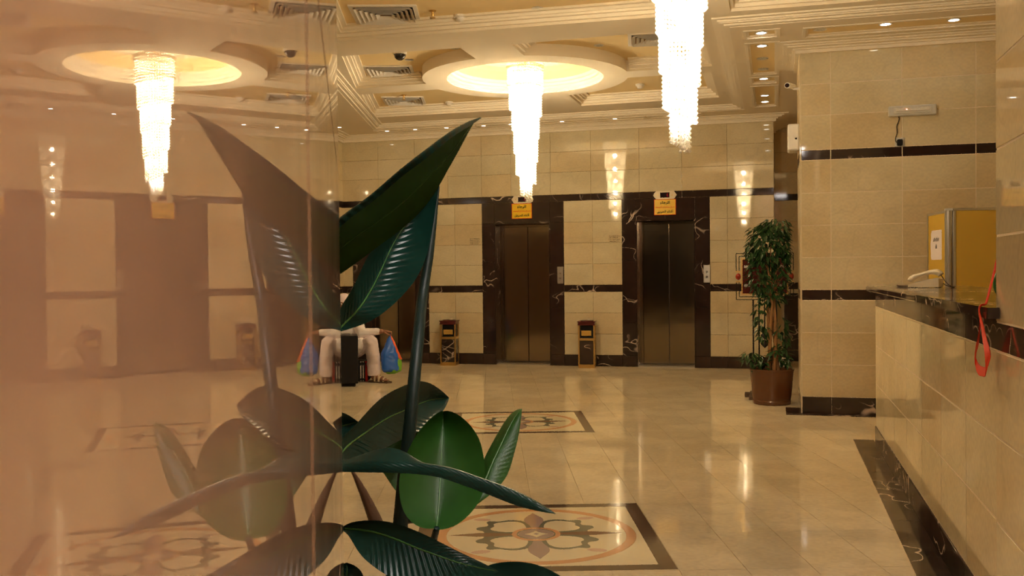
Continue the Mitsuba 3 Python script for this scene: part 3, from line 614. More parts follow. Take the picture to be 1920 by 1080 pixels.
for c in (C1, C2):
    obj('dome_rim', lathe(DOME[:8], 64, *c), 'moulding', ceiling, smooth=35)
    obj('dome_wall', lathe(DOME[7:10], 64, *c), 'yellow_plaster', ceiling, smooth=35)
    obj('dome', lathe(DOME[9:], 64, *c), 'moulding', ceiling, smooth=35)
    orn = []
    for a in np.linspace(0, 2 * math.pi, 24, endpoint=False):
        m = trimesh.creation.icosphere(1, 0.035)
        m.apply_scale([1.3, 0.8, 0.35])
        m.apply_transform(trimesh.transformations.rotation_matrix(a, Z))
        m.apply_translation([c[0] + 0.61 * math.cos(a), c[1] + 0.61 * math.sin(a), 3.86])
        orn.append(m)
    k = obj('dome_rosette', cat(orn), 'gold', ceiling, smooth=True)
    tag(k, kind='stuff')

# ------------------------------------------------------------------ chandeliers
def bead_strand(x, y, z0, z1, w, h):
    n = max(2, int(round((z0 - z1) / h)))
    h = (z0 - z1) / n
    b = np.array([[0, 0, 0.5 * h], [w, 0, 0], [0, w, 0], [-w, 0, 0], [0, -w, 0], [0, 0, -0.5 * h]])
    f = np.array([[0, 1, 2], [0, 2, 3], [0, 3, 4], [0, 4, 1], [5, 2, 1], [5, 3, 2], [5, 4, 3], [5, 1, 4]])
    zs = z0 - h * (np.arange(n) + 0.5)
    v = (b[None] + np.stack([np.full(n, x), np.full(n, y), zs], -1)[:, None]).reshape(-1, 3)
    return v, (f[None] + 6 * np.arange(n)[:, None, None]).reshape(-1, 3)


def torus(r, t, z, n=40, m=8, cx=0, cy=0):
    a = np.linspace(0, 2 * math.pi, m, endpoint=False)
    prof = [(r + t * math.cos(q), z + t * math.sin(q)) for q in a] + [(r + t, z)]
    return lathe(prof, n, cx, cy)


TIERS = [(0.205, 3.79, 3.59, 0.03), (0.195, 3.62, 3.37, 0.04), (0.176, 3.42, 3.115, 0.04), (0.148, 3.17, 2.88, 0.05), (0.130, 2.93, 2.62, 0.05), (0.108, 2.68, 2.375, 0.055), (0.064, 2.46, 2.165, 0.035)]


def chandelier(c, label):
    k = thing('chandelier', label, 'chandelier', 'crystal chandeliers')
    cx, cy = c
    obj('ceiling_plate', lathe([(0, 3.958), (0.11, 3.958), (0.12, 3.93), (0.08, 3.905), (0.02, 3.90), (0, 3.90)], 28, cx, cy), 'gold', k, smooth=40)
    obj('rod', tube([(cx, cy, 3.92), (cx, cy, 2.5)], 0.007), 'gold', k)
    obj('added_light_dish', lathe([(0.0, 3.815), (0.13, 3.812), (0.165, 3.80), (0.165, 3.795), (0.0, 3.80)], 32, cx, cy), 'gold', k, smooth=40)  # dish added to hold bulb light off the dome above
    for i, (r, z0, z1, s) in enumerate(TIERS):
        V, F, off = [], [], 0
        n = max(9, int(2 * math.pi * r / (0.025 if i < 6 else 0.024)))
        for q in range(n):
            a = 2 * math.pi * q / n + i
            zb = z1 + (-s if math.cos(a) > 0 else s) * abs(math.cos(a)) ** 0.7
            v, f = bead_strand(cx + r * math.cos(a), cy + r * math.sin(a), z0, zb, 0.0135, 0.029)
            V.append(v)
            F.append(f + off)
            off += len(v)
        if i == 6:      # inner strands of the drop
            for rr, m_ in ((0.03, 5), (0.0001, 1)):
                for q in range(m_):
                    a = 2 * math.pi * q / m_
                    v, f = bead_strand(cx + rr * math.cos(a), cy + rr * math.sin(a), z0, z1 - s * math.cos(a), 0.0135, 0.029)
                    V.append(v)
                    F.append(f + off)
                    off += len(v)
        t = obj('crystal_tier', (np.vstack(V), np.vstack(F)), 'crystal', k)
        tag(t, kind='stuff')
        hoop = obj('gold_hoop', torus(r, 0.006, z0, 36, 6, cx, cy), 'gold', k, smooth=True)
        obj('spoke', cat([tube([(cx - r * math.cos(a), cy - r * math.sin(a), z0), (cx + r * math.cos(a), cy + r * math.sin(a), z0)], 0.003, 5) for a in (0.4, 1.97)]), 'gold', hoop)
    for q in range(8):      # gold scrolls over the top hoop
        a = 2 * math.pi * q / 8
        P = [(cx + r * math.cos(a), cy + r * math.sin(a), z) for r, z in ((0.02, 3.86), (0.09, 3.875), (0.15, 3.85), (0.19, 3.81), (0.215, 3.78))]
        obj('gold_scroll', tube(P, [0.004, 0.006, 0.006, 0.005, 0.004], 6, smooth=10), 'gold', k, smooth=True)
    spots = [(0.0, 0.0, 3.36), (0, 0, 3.13), (0.01, 0, 2.92), (0, 0, 2.72), (0, 0.005, 2.53), (0.004, 0, 2.35)]
    for x, y, z in spots:
        kk = key_for(f'{k}__bulb')
        scene[kk] = {'type': 'sphere', 'center': [cx + x, cy + y, z], 'radius': 0.034 if z > 2.6 else 0.026, 'bsdf': {'type': 'ref', 'id': 'mat_white_plastic'},
                     'emitter': {'type': 'area', 'radiance': rgb(*BULB)}}
        obj('socket', lathe([(0, z + 0.03), (0.012, z + 0.03), (0.013, z + 0.06), (0, z + 0.06)], 12, cx + x, cy + y), 'gold', k)


chandelier(C1, 'tall crystal chandelier under the round ceiling dome, in front of the lifts')
chandelier(C2, 'nearer tall crystal chandelier cut by the top edge of the picture')


# ------------------------------------------------------------------ ceiling fittings
def downlight(x, y, z, label, group, lit=True, r=0.042):
    k = thing('ceiling_spot', label, 'ceiling light', group)
    obj('trim', lathe([(r, z + 0.004), (r, z - 0.004), (r + 0.014, z - 0.003), (r + 0.016, z), (r + 0.016, z + 0.004), (r, z + 0.004)], 28, x, y), 'chrome', k, smooth=40)
    lens = trimesh.creation.cylinder(r, 0.004, sections=24).apply_translation([x, y, z + 0.001])
    obj('lens', lens, 'lens_plastic' if lit else 'grey_plastic', k, emit=SPOT if lit else None, **({'sampling_weight': 0.06} if lit else {}))


for y, nm in ((8.735, 'in the smallest panel'), (9.24, 'in the long panel, nearest'), (10.83, 'in the short middle panel'), (11.87, 'in the end panel'), (12.31, 'in the end panel, nearest the lift wall')):
    downlight(-0.10, y, ZB + 0.018, 'lit spot ' + nm + ' of the strip beside the column', 'lit spots of the panel strip')
for y, nm in ((9.80, 'nearer'), (10.32, 'farther')):
    downlight(-0.10, y, ZB + 0.018, nm + ' unlit spot in the long ceiling panel beside the column', 'unlit spots of the long panel', lit=False)
downlight(0.937, 8.76, ZB + 0.018, 'lit ceiling spot above the emergency lamp of the column', None)
downlight(1.484, 8.79, ZB + 0.018, 'lit ceiling spot over the reception desk, rightmost on the soffit', None)
downlight(0.401, 8.78, ZB + 0.018, 'unlit ceiling spot on the soffit above the column edge', None, lit=False)
for x, nm in zip((-5.45, -5.01, -4.53, -3.97, -3.57, -2.83, -2.09, -1.35), ('first', 'second', 'third', 'fourth', 'fifth', 'sixth', 'seventh', 'eighth')):
    downlight(x, 12.885, ZB, nm + ' small lit spot from the left along the top of the lift wall', 'small spots along the lift wall', r=0.026)
downlight(-5.95, 12.33, ZB - 0.001, 'bright lit ceiling spot at the far left corner beside the pillar edge', None, r=0.032)
for x, y, nm in ((-1.948, 7.934, 'in the nearest yellow coffer, at the top of the picture'), (-2.233, 8.9, 'just above the middle of the round dome'), (-3.098, 9.083, 'above the left rim of the round dome'),
                 (-1.683, 9.42, 'above the right rim of the round dome'), (-3.726, 9.431, 'beside the black dome camera')):
    downlight(x, y, ZC - 0.002, 'unlit ceiling spot ' + nm, 'unlit spots of the yellow coffers', lit=False, r=0.035)


def sheet_frustum(w0, w1, z0, z1):
    """Square sloping louvre ring between half-widths w0 (at z0) and w1 (at z1)."""
    v = [[sx * w, sy * w, z] for w, z in ((w0, z0), (w1, z1), (w1 + 0.004, z1 - 0.001), (w0 + 0.004, z0 - 0.001)) for sx, sy in ((-1, -1), (1, -1), (1, 1), (-1, 1))]
    f = []
    for a, b in ((0, 4), (4, 8), (8, 12), (12, 0)):
        for i in range(4):
            j = (i + 1) % 4
            f.append([a + i, a + j, b + j, b + i])
    return trimesh.Trimesh(v, np.vstack([np.array(f)[:, [0, 1, 2]], np.array(f)[:, [0, 2, 3]]]), process=False)


def vent(x, y, deg, label, h=0.27):
    k = thing('air_vent', label, 'air vent', 'square ceiling air vents')
    A = trimesh.transformations.rotation_matrix(math.radians(deg), Z)
    A[:3, 3] = [x, y, ZC]
    fr = prism(rect(-h, -h, h, h).difference(rect(-h + 0.035, -h + 0.035, h - 0.035, h - 0.035)), -0.014, 0.0)
    obj('frame', fr.apply_transform(A), 'vent_white', k)
    w = h - 0.037
    duct = cat([box(-w - 0.01, -w, -w, w, 0.061, 0.42), box(w, w + 0.01, -w, w, 0.061, 0.42), box(-w, w, -w - 0.01, -w, 0.061, 0.42), box(-w, w, w, w + 0.01, 0.061, 0.42), box(-w, w, -w, w, 0.42, 0.43)])
    obj('duct', duct.apply_transform(A), 'duct', k)
    for i in range(5):
        w = h - 0.045 - i * 0.042
        obj('louvre', sheet_frustum(w, w - 0.026, -0.030, -0.006).apply_transform(A), 'vent_white', k)


for (x, y, a, h), nm in zip(VENTS, ('in the nearest coffer, at the top of the picture', 'beside the black dome camera', 'in the far left coffer', 'just left of the nearer chandelier')):
    vent(x, y, a, 'square louvred ceiling vent ' + nm, h)

k = thing('dome_camera', 'black dome security camera in the ceiling coffer left of the round dome', 'security camera')
obj('base', lathe([(0, ZC), (0.07, ZC), (0.072, ZC - 0.02), (0.066, ZC - 0.03), (0, ZC - 0.03)], 32, -3.68, 9.06), 'vent_white', k, smooth=40)
obj('dome', lathe([(0.06 * math.cos(a), ZC - 0.03 - 0.06 * math.sin(a)) for a in np.linspace(0, math.pi / 2, 10)], 32, -3.68, 9.06), 'black', k, smooth=True)


def sprinkler(x, y, label):
    k = thing('sprinkler', label, 'sprinkler', 'ceiling sprinklers')
    obj('escutcheon', lathe([(0, ZC), (0.035, ZC), (0.03, ZC - 0.008), (0.012, ZC - 0.012), (0, ZC - 0.012)], 20, x, y), 'brass', k, smooth=40)
    obj('body', lathe([(0, ZC - 0.01), (0.012, ZC - 0.012), (0.010, ZC - 0.035), (0.006, ZC - 0.05), (0, ZC - 0.052)], 12, x, y), 'brass', k)
    obj('deflector', lathe([(0, ZC - 0.06), (0.026, ZC - 0.062), (0.026, ZC - 0.065), (0, ZC - 0.068)], 16, x, y), 'brass', k)
    for s in (-1, 1):
        obj('arm', tube([(x + s * 0.010, y, ZC - 0.03), (x + s * 0.018, y, ZC - 0.045), (x + s * 0.004, y, ZC - 0.064)], 0.0025, 6), 'brass', k)


sprinkler(-2.835, 7.739, 'brass ceiling sprinkler beside the nearest vent')
sprinkler(-4.527, 11.261, 'brass ceiling sprinkler beside the far left vent')


def smoke_detector(x, y, label):
    k = thing('smoke_detector', label, 'smoke detector', 'white ceiling smoke detectors')
    obj('base', lathe([(0, ZC), (0.055, ZC), (0.056, ZC - 0.018), (0.05, ZC - 0.022), (0, ZC - 0.022)], 28, x, y), 'white_plastic', k, smooth=40)
    obj('head', lathe([(0.036, ZC - 0.02), (0.036, ZC - 0.042), (0.022, ZC - 0.052), (0, ZC - 0.053)], 24, x, y), 'white_plastic', k, smooth=40)


smoke_detector(-2.66, 7.95, 'white smoke detector right of the nearest vent')
smoke_detector(-4.144, 11.906, 'white smoke detector in the far coffer behind the round dome')
smoke_detector(-1.559, 11.533, 'white smoke detector in the coffer right of the round dome')


# ------------------------------------------------------------------ lifts
def lift(i, label):
    a, b = OPENINGS[i]
    k = thing('lift_door', label, 'lift', 'steel lift doors')
    y = 13.56
    mid = (a + b) / 2 + 0.02
    obj('frame', cat([box(a + 0.012, a + 0.06, y - 0.03, y + 0.05, 0.02, 2.02), box(b - 0.03, b - 0.012, y - 0.03, y + 0.05, 0.02, 2.02), box(a + 0.012, b - 0.012, y - 0.03, y + 0.05, 2.02, 2.053)]), 'steel', k)
    obj('door_panel', box(a + 0.06, mid - 0.003, y, y + 0.03, 0.026, 2.02, 0.004), 'steel', k)
    obj('door_panel', box(mid + 0.003, b - 0.03, y, y + 0.03, 0.026, 2.02, 0.004), 'steel', k)
    obj('sill', box(a + 0.012, b - 0.012, 13.31, 13.6, 0.0, 0.018, 0.002), 'aluminium', k)
    obj('shaft_back', box(a, b, y + 0.04, y + 0.055, 0, DOOR_TOP), 'duct', k)


lift(0, 'steel lift doors at the left, behind the seated person and plant leaves')
lift(1, 'steel lift doors between the two litter bins')
lift(2, 'steel lift doors at the right, next to the potted tree')


def floor_indicator(x, y, z, label):
    k = thing('floor_indicator', label, 'display', 'floor indicators above the lifts')
    hexa = Polygon([(-0.165, 0), (-0.125, 0.056), (0.125, 0.056), (0.165, 0), (0.125, -0.056), (-0.125, -0.056)])
    R = lambda m: framed(m, [x, y, z], X, Z, -Y)
    obj('plate', R(prism(hexa, -0.004, 0.014)), 'cream_plastic', k)
    obj('screen', R(box(-0.064, 0.064, -0.036, 0.036, 0.012, 0.017, 0.002)), 'display', k)
    obj('digit', R(cat([box(0.030, 0.036, -0.022, 0.022, 0.016, 0.0185), box(0.036, 0.052, 0.016, 0.022, 0.016, 0.0185), box(0.036, 0.052, -0.022, -0.016, 0.016, 0.0185)])), 'red_digit', k)
    for s in (-1, 1):
        arrow = Polygon([(-0.014, -0.012 * s), (0.014, -0.012 * s), (0, 0.014 * s)])
        obj('arrow', R(prism(affinity.translate(arrow, 0.1 * s, 0), 0.013, 0.0155)), 'brass', k)


def arabic_mesh(i, width, height, depth=0.0012):
    shapes, w, h = ARABIC[i]
    g = [Polygon(s[0], s[1:]).buffer(0) for s in shapes]
    m = prism(unary_union(g), 0, depth)
    b = m.bounds
    m.apply_translation([-(b[0][0] + b[1][0]) / 2, -(b[0][1] + b[1][1]) / 2, 0])
    s = min(width / (b[1][0] - b[0][0]), height / (b[1][1] - b[0][1]))
    m.apply_scale([s, s, 1])
    return m


def fire_notice(x, y, z, label, w=0.146, h=0.105):
    k = thing('fire_notice', label, 'sign', 'yellow fire notices above the lifts')
    R = lambda m: framed(m, [x, y, z], X, Z, -Y)
    obj('board', R(box(-w, w, -h, h, -0.003, 0.006, 0.001)), 'sign_yellow', k)
    obj('edging', R(prism(rect(-w - 0.006, -h - 0.006, w + 0.006, h + 0.006).difference(rect(-w + 0.001, -h + 0.001, w - 0.001, h - 0.001)), -0.003, 0.0075)), 'sign_red', k)
    for i, (dz, ww, hh, m) in enumerate(((0.058, 0.15, 0.052, 'ink'), (-0.004, 0.27, 0.060, 'sign_red'), (-0.062, 0.22, 0.060, 'ink'))):
        obj('lettering', R(arabic_mesh(i, ww, hh, 0.0015).apply_translation([0, dz, 0.0062])), m, k)


FY = BACK - 0.0065
for x, w in ((-3.515, 'lift doors between the bins'), (-1.462, 'right-hand lift doors')):
    floor_indicator(x, FY, 2.405, 'cream floor indicator with dark display above the ' + w)
    fire_notice(x - (0.012 if x < -3 else 0), FY, 2.238, 'yellow Arabic fire notice above the ' + w)
for x, w in ((-2.962, 'lift doors between the bins'), (-0.895, 'right-hand lift doors')):
    k = thing('call_button_plate', 'slim steel call button plate right of the ' + w, 'call button', 'lift call button plates')
    obj('plate', box(x - 0.045, x + 0.045, FY - 0.012, FY + 0.001, 1.18, 1.425, 0.003), 'aluminium', k)
    for z in (1.33, 1.26):
        obj('button', trimesh.creation.cylinder(0.014, 0.006, sections=20).apply_transform(trimesh.transformations.rotation_matrix(math.pi / 2, X)).apply_translation([x, FY - 0.014, z]), 'chrome', k)
for x, w in ((-4.25, 'litter bin at the left'), (-2.175, 'litter bin between the lifts')):
    k = thing('notice_plate', 'small etched notice plate on the marble above the ' + w, 'notice', 'small etched notices')
    obj('plate', box(x - 0.088, x + 0.088, BACK - 0.004, BACK + 0.001, 1.762, 1.864, 0.001), 'stone_warm', k)
    for j in range(4):
        obj('text_line', box(x - 0.078, x + 0.078 - 0.02 * (j % 2), BACK - 0.0048, BACK - 0.0035, 1.846 - j * 0.024, 1.852 - j * 0.024), 'sole', k)


# ------------------------------------------------------------------ litter bins
def litter_bin(x, y, label, rot):
    k = thing('litter_bin', label, 'litter bin', 'brass and black litter bins')
    A = trimesh.transformations.rotation_matrix(math.radians(rot), Z)
    A[:3, 3] = [x, y, 0]
    W, D, H = 0.115, 0.115, 0.60
    P = lambda m: m.apply_transform(A)
    core = box(-W + 0.02, W - 0.02, -D + 0.02, D - 0.02, 0.01, 0.43)
    obj('body', P(cat([core, box(-W + 0.02, W - 0.02, -D + 0.075, D - 0.02, 0.42, H - 0.01)])), 'case_black', k)
    for sx in (-1, 1):
        for sy in (-1, 1):
            obj('post', P(box(sx * W - 0.019 if sx > 0 else -W, W if sx > 0 else -W + 0.019, D - 0.019 if sy > 0 else -D, D if sy > 0 else -D + 0.019, 0, H, 0.002)), 'brass', k)
    for s in range(4):
        B = trimesh.transformations.rotation_matrix(s * math.pi / 2, Z)
        obj('panel', P(box(-W + 0.022, W - 0.022, -D + 0.006, -D + 0.016, 0.055, 0.385, 0.002).apply_transform(B)), 'marble', k)
        obj('rail', P(box(-W + 0.019, W - 0.019, -D + 0.002, -D + 0.018, 0.385, 0.42, 0.002).apply_transform(B)), 'brass', k)
        obj('kick_plate', P(box(-W + 0.019, W - 0.019, -D + 0.002, -D + 0.018, 0.0, 0.05, 0.002).apply_transform(B)), 'brass', k)
    flap = box(-0.075, 0.065, -0.004, 0.004, -0.04, 0.035, 0.001)
    flap.apply_transform(trimesh.transformations.rotation_matrix(0.25, X))
    flap.apply_translation([0, -D + 0.045, 0.49])
    obj('flap', P(flap), 'gold', k)
    obj('collar', P(cat([box(-W - 0.006, W + 0.006, -D - 0.006, D + 0.006, H, H + 0.008), box(-W - 0.002, W + 0.002, -D - 0.002, D + 0.002, H + 0.008, H + 0.045), box(-W - 0.012, W + 0.012, -D - 0.012, D + 0.012, H + 0.045, H + 0.056, 0.002)])), 'burgundy', k)
    tray = lathe([(0.09, H + 0.056), (0.095, H + 0.066), (0.082, H + 0.066), (0.07, H + 0.058), (0, H + 0.057)], 28)
    obj('ash_tray', P(tray), 'chrome', k, smooth=35)
    dome_ = trimesh.creation.icosphere(2, 0.03)
    dome_.apply_scale([1.2, 1.2, 0.6])
    dome_.apply_translation([0.03, -0.02, H + 0.068])
    obj('knob', P(dome_), 'chrome', k, smooth=True)


litter_bin(-4.60, 13.12, 'black litter bin with brass corners, left of the middle lift', 6)
litter_bin(-2.545, 13.10, 'litter bin with a gold flap between the middle and right lifts', 6)

k = thing('ceiling_panel_light', 'white ceiling panel lamp overhead, between the two pillars', 'ceiling light')
obj('frame', prism(rect(0.0, 0.15, 0.56, 1.25).difference(rect(0.03, 0.18, 0.53, 1.22)), ZS - 0.02, ZS), 'aluminium', k)
obj('diffuser', box(0.03, 0.53, 0.18, 1.22, ZS - 0.012, ZS - 0.006), 'lens_plastic', k, emit=[9.0, 8.2, 7.7])

tag(obj('added_baffle', box(-5.38, 3.2, -4.40, -4.34, 3.28, ZS + 0.005), 'plaster'), 'plaster beam added out of view to screen the spots behind the camera', 'baffle')  # unseen baffle, added to keep the spots from glinting in the column
for x, nm in ((-4.4, 'first'), (-3.6, 'second'), (-2.8, 'third'), (-1.2, 'fourth')):      # spots added out of view to brighten the wall mirrored in the lift doors
    k = thing('added_wall_washer', nm + ' added ceiling spot lighting the wall behind the camera', 'ceiling light', 'added spots along the wall behind the camera')
    obj('trim', lathe([(0.05, ZS + 0.001), (0.05, ZS - 0.006), (0.066, ZS - 0.004), (0.068, ZS + 0.001)], 28, x, -4.55), 'chrome', k)
    obj('lens', trimesh.creation.cylinder(0.05, 0.004, sections=20).apply_translation([x, -4.55, ZS - 0.003]), 'lens_plastic', k, emit=[420.0, 345.0, 230.0], sampling_weight=0.3)

# ------------------------------------------------------------------ fittings on the column
k = thing('emergency_light', 'grey emergency lamp mounted high on the marble column', 'emergency light')
obj('housing', box(1.008, 1.411, 9.205, 9.2505, 2.728, 2.822, 0.008), 'grey_plastic', k)
obj('diffuser', box(1.05, 1.37, 9.196, 9.207, 2.748, 2.802, 0.004), 'lens_plastic', k)
obj('tube', tube([(1.07, 9.194, 2.775), (1.35, 9.194, 2.775)], 0.008, 10), 'white_plastic', k)
obj('pilot_light', trimesh.creation.icosphere(1, 0.006).apply_translation([1.16, 9.194, 2.782]), 'red_gem', k, emit=[9, 1.2, 0.6], sampling_weight=0.02)
k = tag(obj('lamp_cord', tube([(1.092, 9.238, 2.735), (1.098, 9.235, 2.69), (1.080, 9.236, 2.64), (1.083, 9.234, 2.58), (1.068, 9.234, 2.53), (1.075, 9.222, 2.495), (1.095, 9.215, 2.49)], 0.0035, 6, smooth=30), 'ink', smooth=True), 'thin black cord hanging from the emergency lamp to the socket', 'cable')
k = thing('wall_socket', 'grey wall socket with a black plug under the emergency lamp', 'socket')
obj('plate', box(1.066, 1.148, 9.238, 9.2505, 2.455, 2.537, 0.004), 'grey_plastic', k)
obj('plug', box(1.080, 1.128, 9.205, 9.24, 2.462, 2.520, 0.008), 'case_black', k)
k = thing('wall_speaker', 'white box with a round hole fixed to the side of the column', 'speaker')
obj('casing', box(0.130, 0.2355, 9.33, 9.58, 2.475, 2.725, 0.012), 'white_plastic', k)
obj('port', trimesh.creation.cylinder(0.009, 0.004, sections=16).apply_transform(trimesh.transformations.rotation_matrix(math.pi / 2, X)).apply_translation([0.205, 9.33, 2.585]), 'ink', k)
k = thing('security_camera', 'small white security camera bracketed to the side of the column near the ceiling', 'security camera')
obj('bracket', tube([(0.236, 9.55, 3.09), (0.19, 9.55, 3.09), (0.17, 9.53, 3.10)], 0.012, 8), 'white_plastic', k)
obj('body', tube([(0.19, 9.62, 3.125), (0.13, 9.42, 3.105)], [0.028, 0.028], 16), 'white_plastic', k)
obj('lens', tube([(0.13, 9.42, 3.105), (0.127, 9.41, 3.104)], [0.02, 0.02], 16), 'display', k)

# ------------------------------------------------------------------ sign stand behind the potted tree
k = thing('sign_stand', 'wrought iron stand with a burgundy notice board, behind the potted tree', 'sign stand')
SY = 10.36
sx0, sx1, sz0, sz1 = -0.325, 0.128, 1.10, 1.46
obj('board', box(sx0, sx1, SY - 0.008, SY + 0.008, sz0, sz1), 'burgundy', k)
obj('border', framed(prism(rect(sx0 - 0.012, sz0 - 0.012, sx1 + 0.012, sz1 + 0.012).difference(rect(sx0, sz0, sx1, sz1)), -0.012, 0.012), [0, SY, 0], X, Z, -Y), 'brass', k)
for a, z in ((sx0 + 0.045, 1.385), (sx0 + 0.045, 1.185), (sx1 - 0.045, 1.385), (sx1 - 0.045, 1.185)):
    obj('plaque', box(a - 0.03, a + 0.03, SY - 0.012, SY - 0.007, z - 0.014, z + 0.014, 0.001), 'aluminium', k)
for d in (0.035, 0.066):
    for za, zb in ((1.335, sz1 + d), (1.225, sz0 - d)):
        pts = [(sx0 - d, SY, za), (sx0 - d, SY, zb), (sx1 + d, SY, zb), (sx1 + d, SY, za)]
        obj('scroll_bar', cat([tube([p, q], 0.0045, 6) for p, q in zip(pts[:-1], pts[1:])]), 'iron', k)
for x in (sx0 - 0.045, sx1 + 0.045):
    for z in (1.325, 1.218):
        obj('knob_bracket', box(x - 0.026, x + 0.026, SY - 0.012, SY + 0.012, z, z + 0.015), 'gold', k)
    obj('knob', trimesh.creation.icosphere(2, 0.03).apply_scale([0.9, 0.7, 1.2]).apply_translation([x, SY - 0.01, 1.28]), 'red_gem', k, smooth=True)
for x in (-0.217, -0.158, -0.04, 0.02):
    obj('leg', tube([(x, SY, sz0 - 0.07), (x, SY, 0.045)], 0.008, 8), 'iron', k)
obj('stem', tube([(-0.1, SY, sz0), (-0.1, SY, 0.72)], 0.007, 8), 'iron', k)
for z in (0.655, 0.565):
    dm = trimesh.creation.icosphere(0, 0.05)
    dm = trimesh.convex.convex_hull(np.array([[-0.1 - 0.045, SY, z], [-0.1 + 0.045, SY, z], [-0.1, SY, z + 0.048], [-0.1, SY, z - 0.048], [-0.1, SY - 0.02, z], [-0.1, SY + 0.02, z]]))
    obj('diamond', dm, 'iron', k)
obj('foot', cat([box(-0.31, 0.12, SY - 0.05, SY + 0.05, 0.0, 0.045, 0.004), box(-0.26, -0.17, SY - 0.28, SY + 0.2, 0.0, 0.04, 0.004)]), 'sole', k)

k = thing('white_jar', 'pale jar standing on the floor between potted tree and column', 'jar')
obj('body', lathe([(0, 0.0), (0.05, 0.0), (0.055, 0.02), (0.055, 0.30), (0.045, 0.335), (0.026, 0.35), (0.026, 0.37), (0.0, 0.37)], 24, 0.085, 10.62), 'jar', k, smooth=40)
obj('lid', lathe([(0, 0.40), (0.028, 0.395), (0.029, 0.37), (0, 0.37)], 20, 0.085, 10.62), 'white_plastic', k, smooth=40)

# ------------------------------------------------------------------ potted tree
k = thing('potted_tree', 'leafy weeping fig tree in a glossy brown pot beside the column', 'potted plant')
PTX, PTY = -0.03, 9.87
obj('pot', lathe([(0, 0.0), (0.175, 0.0), (0.185, 0.012), (0.188, 0.035), (0.183, 0.045), (0.190, 0.07), (0.210, 0.30), (0.214, 0.335), (0.219, 0.34), (0.221, 0.352), (0.214, 0.357), (0.203, 0.35), (0.198, 0.30), (0, 0.30)], 48, PTX, PTY), 'terracotta', k, smooth=30)
obj('soil', lathe([(0, 0.318), (0.12, 0.312), (0.199, 0.302)], 32, PTX, PTY), 'soil', k)
r2 = np.random.default_rng(11)
for q in range(4):
    a0 = q * math.pi / 2
    P = []
    for s in np.linspace(0, 1, 12):
        a = a0 + s * 2.4
        rad = 0.030 * (1 - 0.45 * s) + 0.012
        P.append((PTX + 0.02 + rad * math.cos(a) - 0.03 * s, PTY + rad * math.sin(a), 0.29 + s * 0.95))
    obj('trunk', tube(P, np.linspace(0.021, 0.011, 12), 8), 'bark', k, smooth=True)
tips = []
for q in range(26):
    a = r2.uniform(0, 2 * math.pi)
    z0 = r2.uniform(0.95, 1.3)
    z1 = z0 + r2.uniform(0.1, 0.55)
    rr = r2.uniform(0.06, 0.19)
    P = [(PTX - 0.01, PTY, z0), (PTX + 0.5 * rr * math.cos(a), PTY + 0.5 * rr * math.sin(a), 0.5 * (z0 + z1) + 0.04), (PTX + rr * math.cos(a), PTY + rr * math.sin(a), min(z1, 1.82))]
    tips.append(P)
obj('branches', cat([tube(P, [0.007, 0.004, 0.002], 5, smooth=6) for P in tips]), 'bark', k)
LV, LF = [], []


def fig_leaf(p, a, droop, size):
    d = np.array([math.cos(a) * math.cos(droop), math.sin(a) * math.cos(droop), -math.sin(droop)])
    s = np.cross(d, Z)
    s /= np.linalg.norm(s) + 1e-9
    u = np.cross(s, d)
    w = size * 0.21
    v = [p, p + d * size * 0.35 + s * w + u * w * 0.35, p + d * size * 0.35, p + d * size * 0.35 - s * w + u * w * 0.35, p + d * size * 0.75 + s * w * 0.6 + u * w * 0.1 - Z * size * 0.05, p + d * size * 0.75 - Z * size * 0.06, p + d * size * 0.75 - s * w * 0.6 + u * w * 0.1 - Z * size * 0.05, p + d * size - Z * size * 0.12]
    o = 8 * len(LV)
    LV.append(np.array(v))
    LF.append(np.array([[0, 2, 1], [0, 3, 2], [1, 2, 5], [1, 5, 4], [2, 3, 6], [2, 6, 5], [4, 5, 7], [5, 6, 7]]) + o)


def spray(cx, cy, cz, r, h, n, size=(0.06, 0.095)):
    for _ in range(int(n * 0.72)):
        v = r2.normal(size=3)
        v *= r2.uniform(0.45, 1.0) ** 0.5 / np.linalg.norm(v)
        p = np.array([cx + v[0] * r, cy + v[1] * r * 0.9, cz + v[2] * h])
        p[0] = min(p[0], 0.12)
        fig_leaf(p, math.atan2(v[1], v[0]) + r2.normal(0, 0.6), r2.uniform(0.1, 1.1), r2.uniform(*size))


for cx, cy, cz, r, h, n in ((-0.02, 0, 1.62, 0.20, 0.22, 520), (0.05, 0, 1.78, 0.15, 0.09, 160), (-0.12, 0, 1.74, 0.09, 0.08, 60), (-0.10, -0.02, 1.33, 0.13, 0.24, 330), (0.09, 0.05, 1.38, 0.12, 0.2, 200), (0.0, 0, 1.12, 0.14, 0.12, 140), (-0.16, -0.02, 1.55, 0.12, 0.1, 90), (0.15, 0, 1.6, 0.09, 0.14, 90),
                          (-0.12, -0.02, 0.92, 0.05, 0.12, 40), (-0.09, -0.02, 0.74, 0.06, 0.10, 50), (0.10, 0, 0.70, 0.07, 0.2, 90), (-0.20, -0.05, 0.47, 0.12, 0.06, 70), (0.06, -0.02, 0.50, 0.08, 0.09, 60), (-0.1, -0.05, 0.43, 0.1, 0.07, 50), (0.15, 0.03, 0.45, 0.06, 0.06, 40)):
    spray(PTX + cx, PTY + cy, cz, r, h, n)
tag(obj('foliage', (np.vstack(LV), np.vstack(LF)), 'ficus', k), kind='stuff')

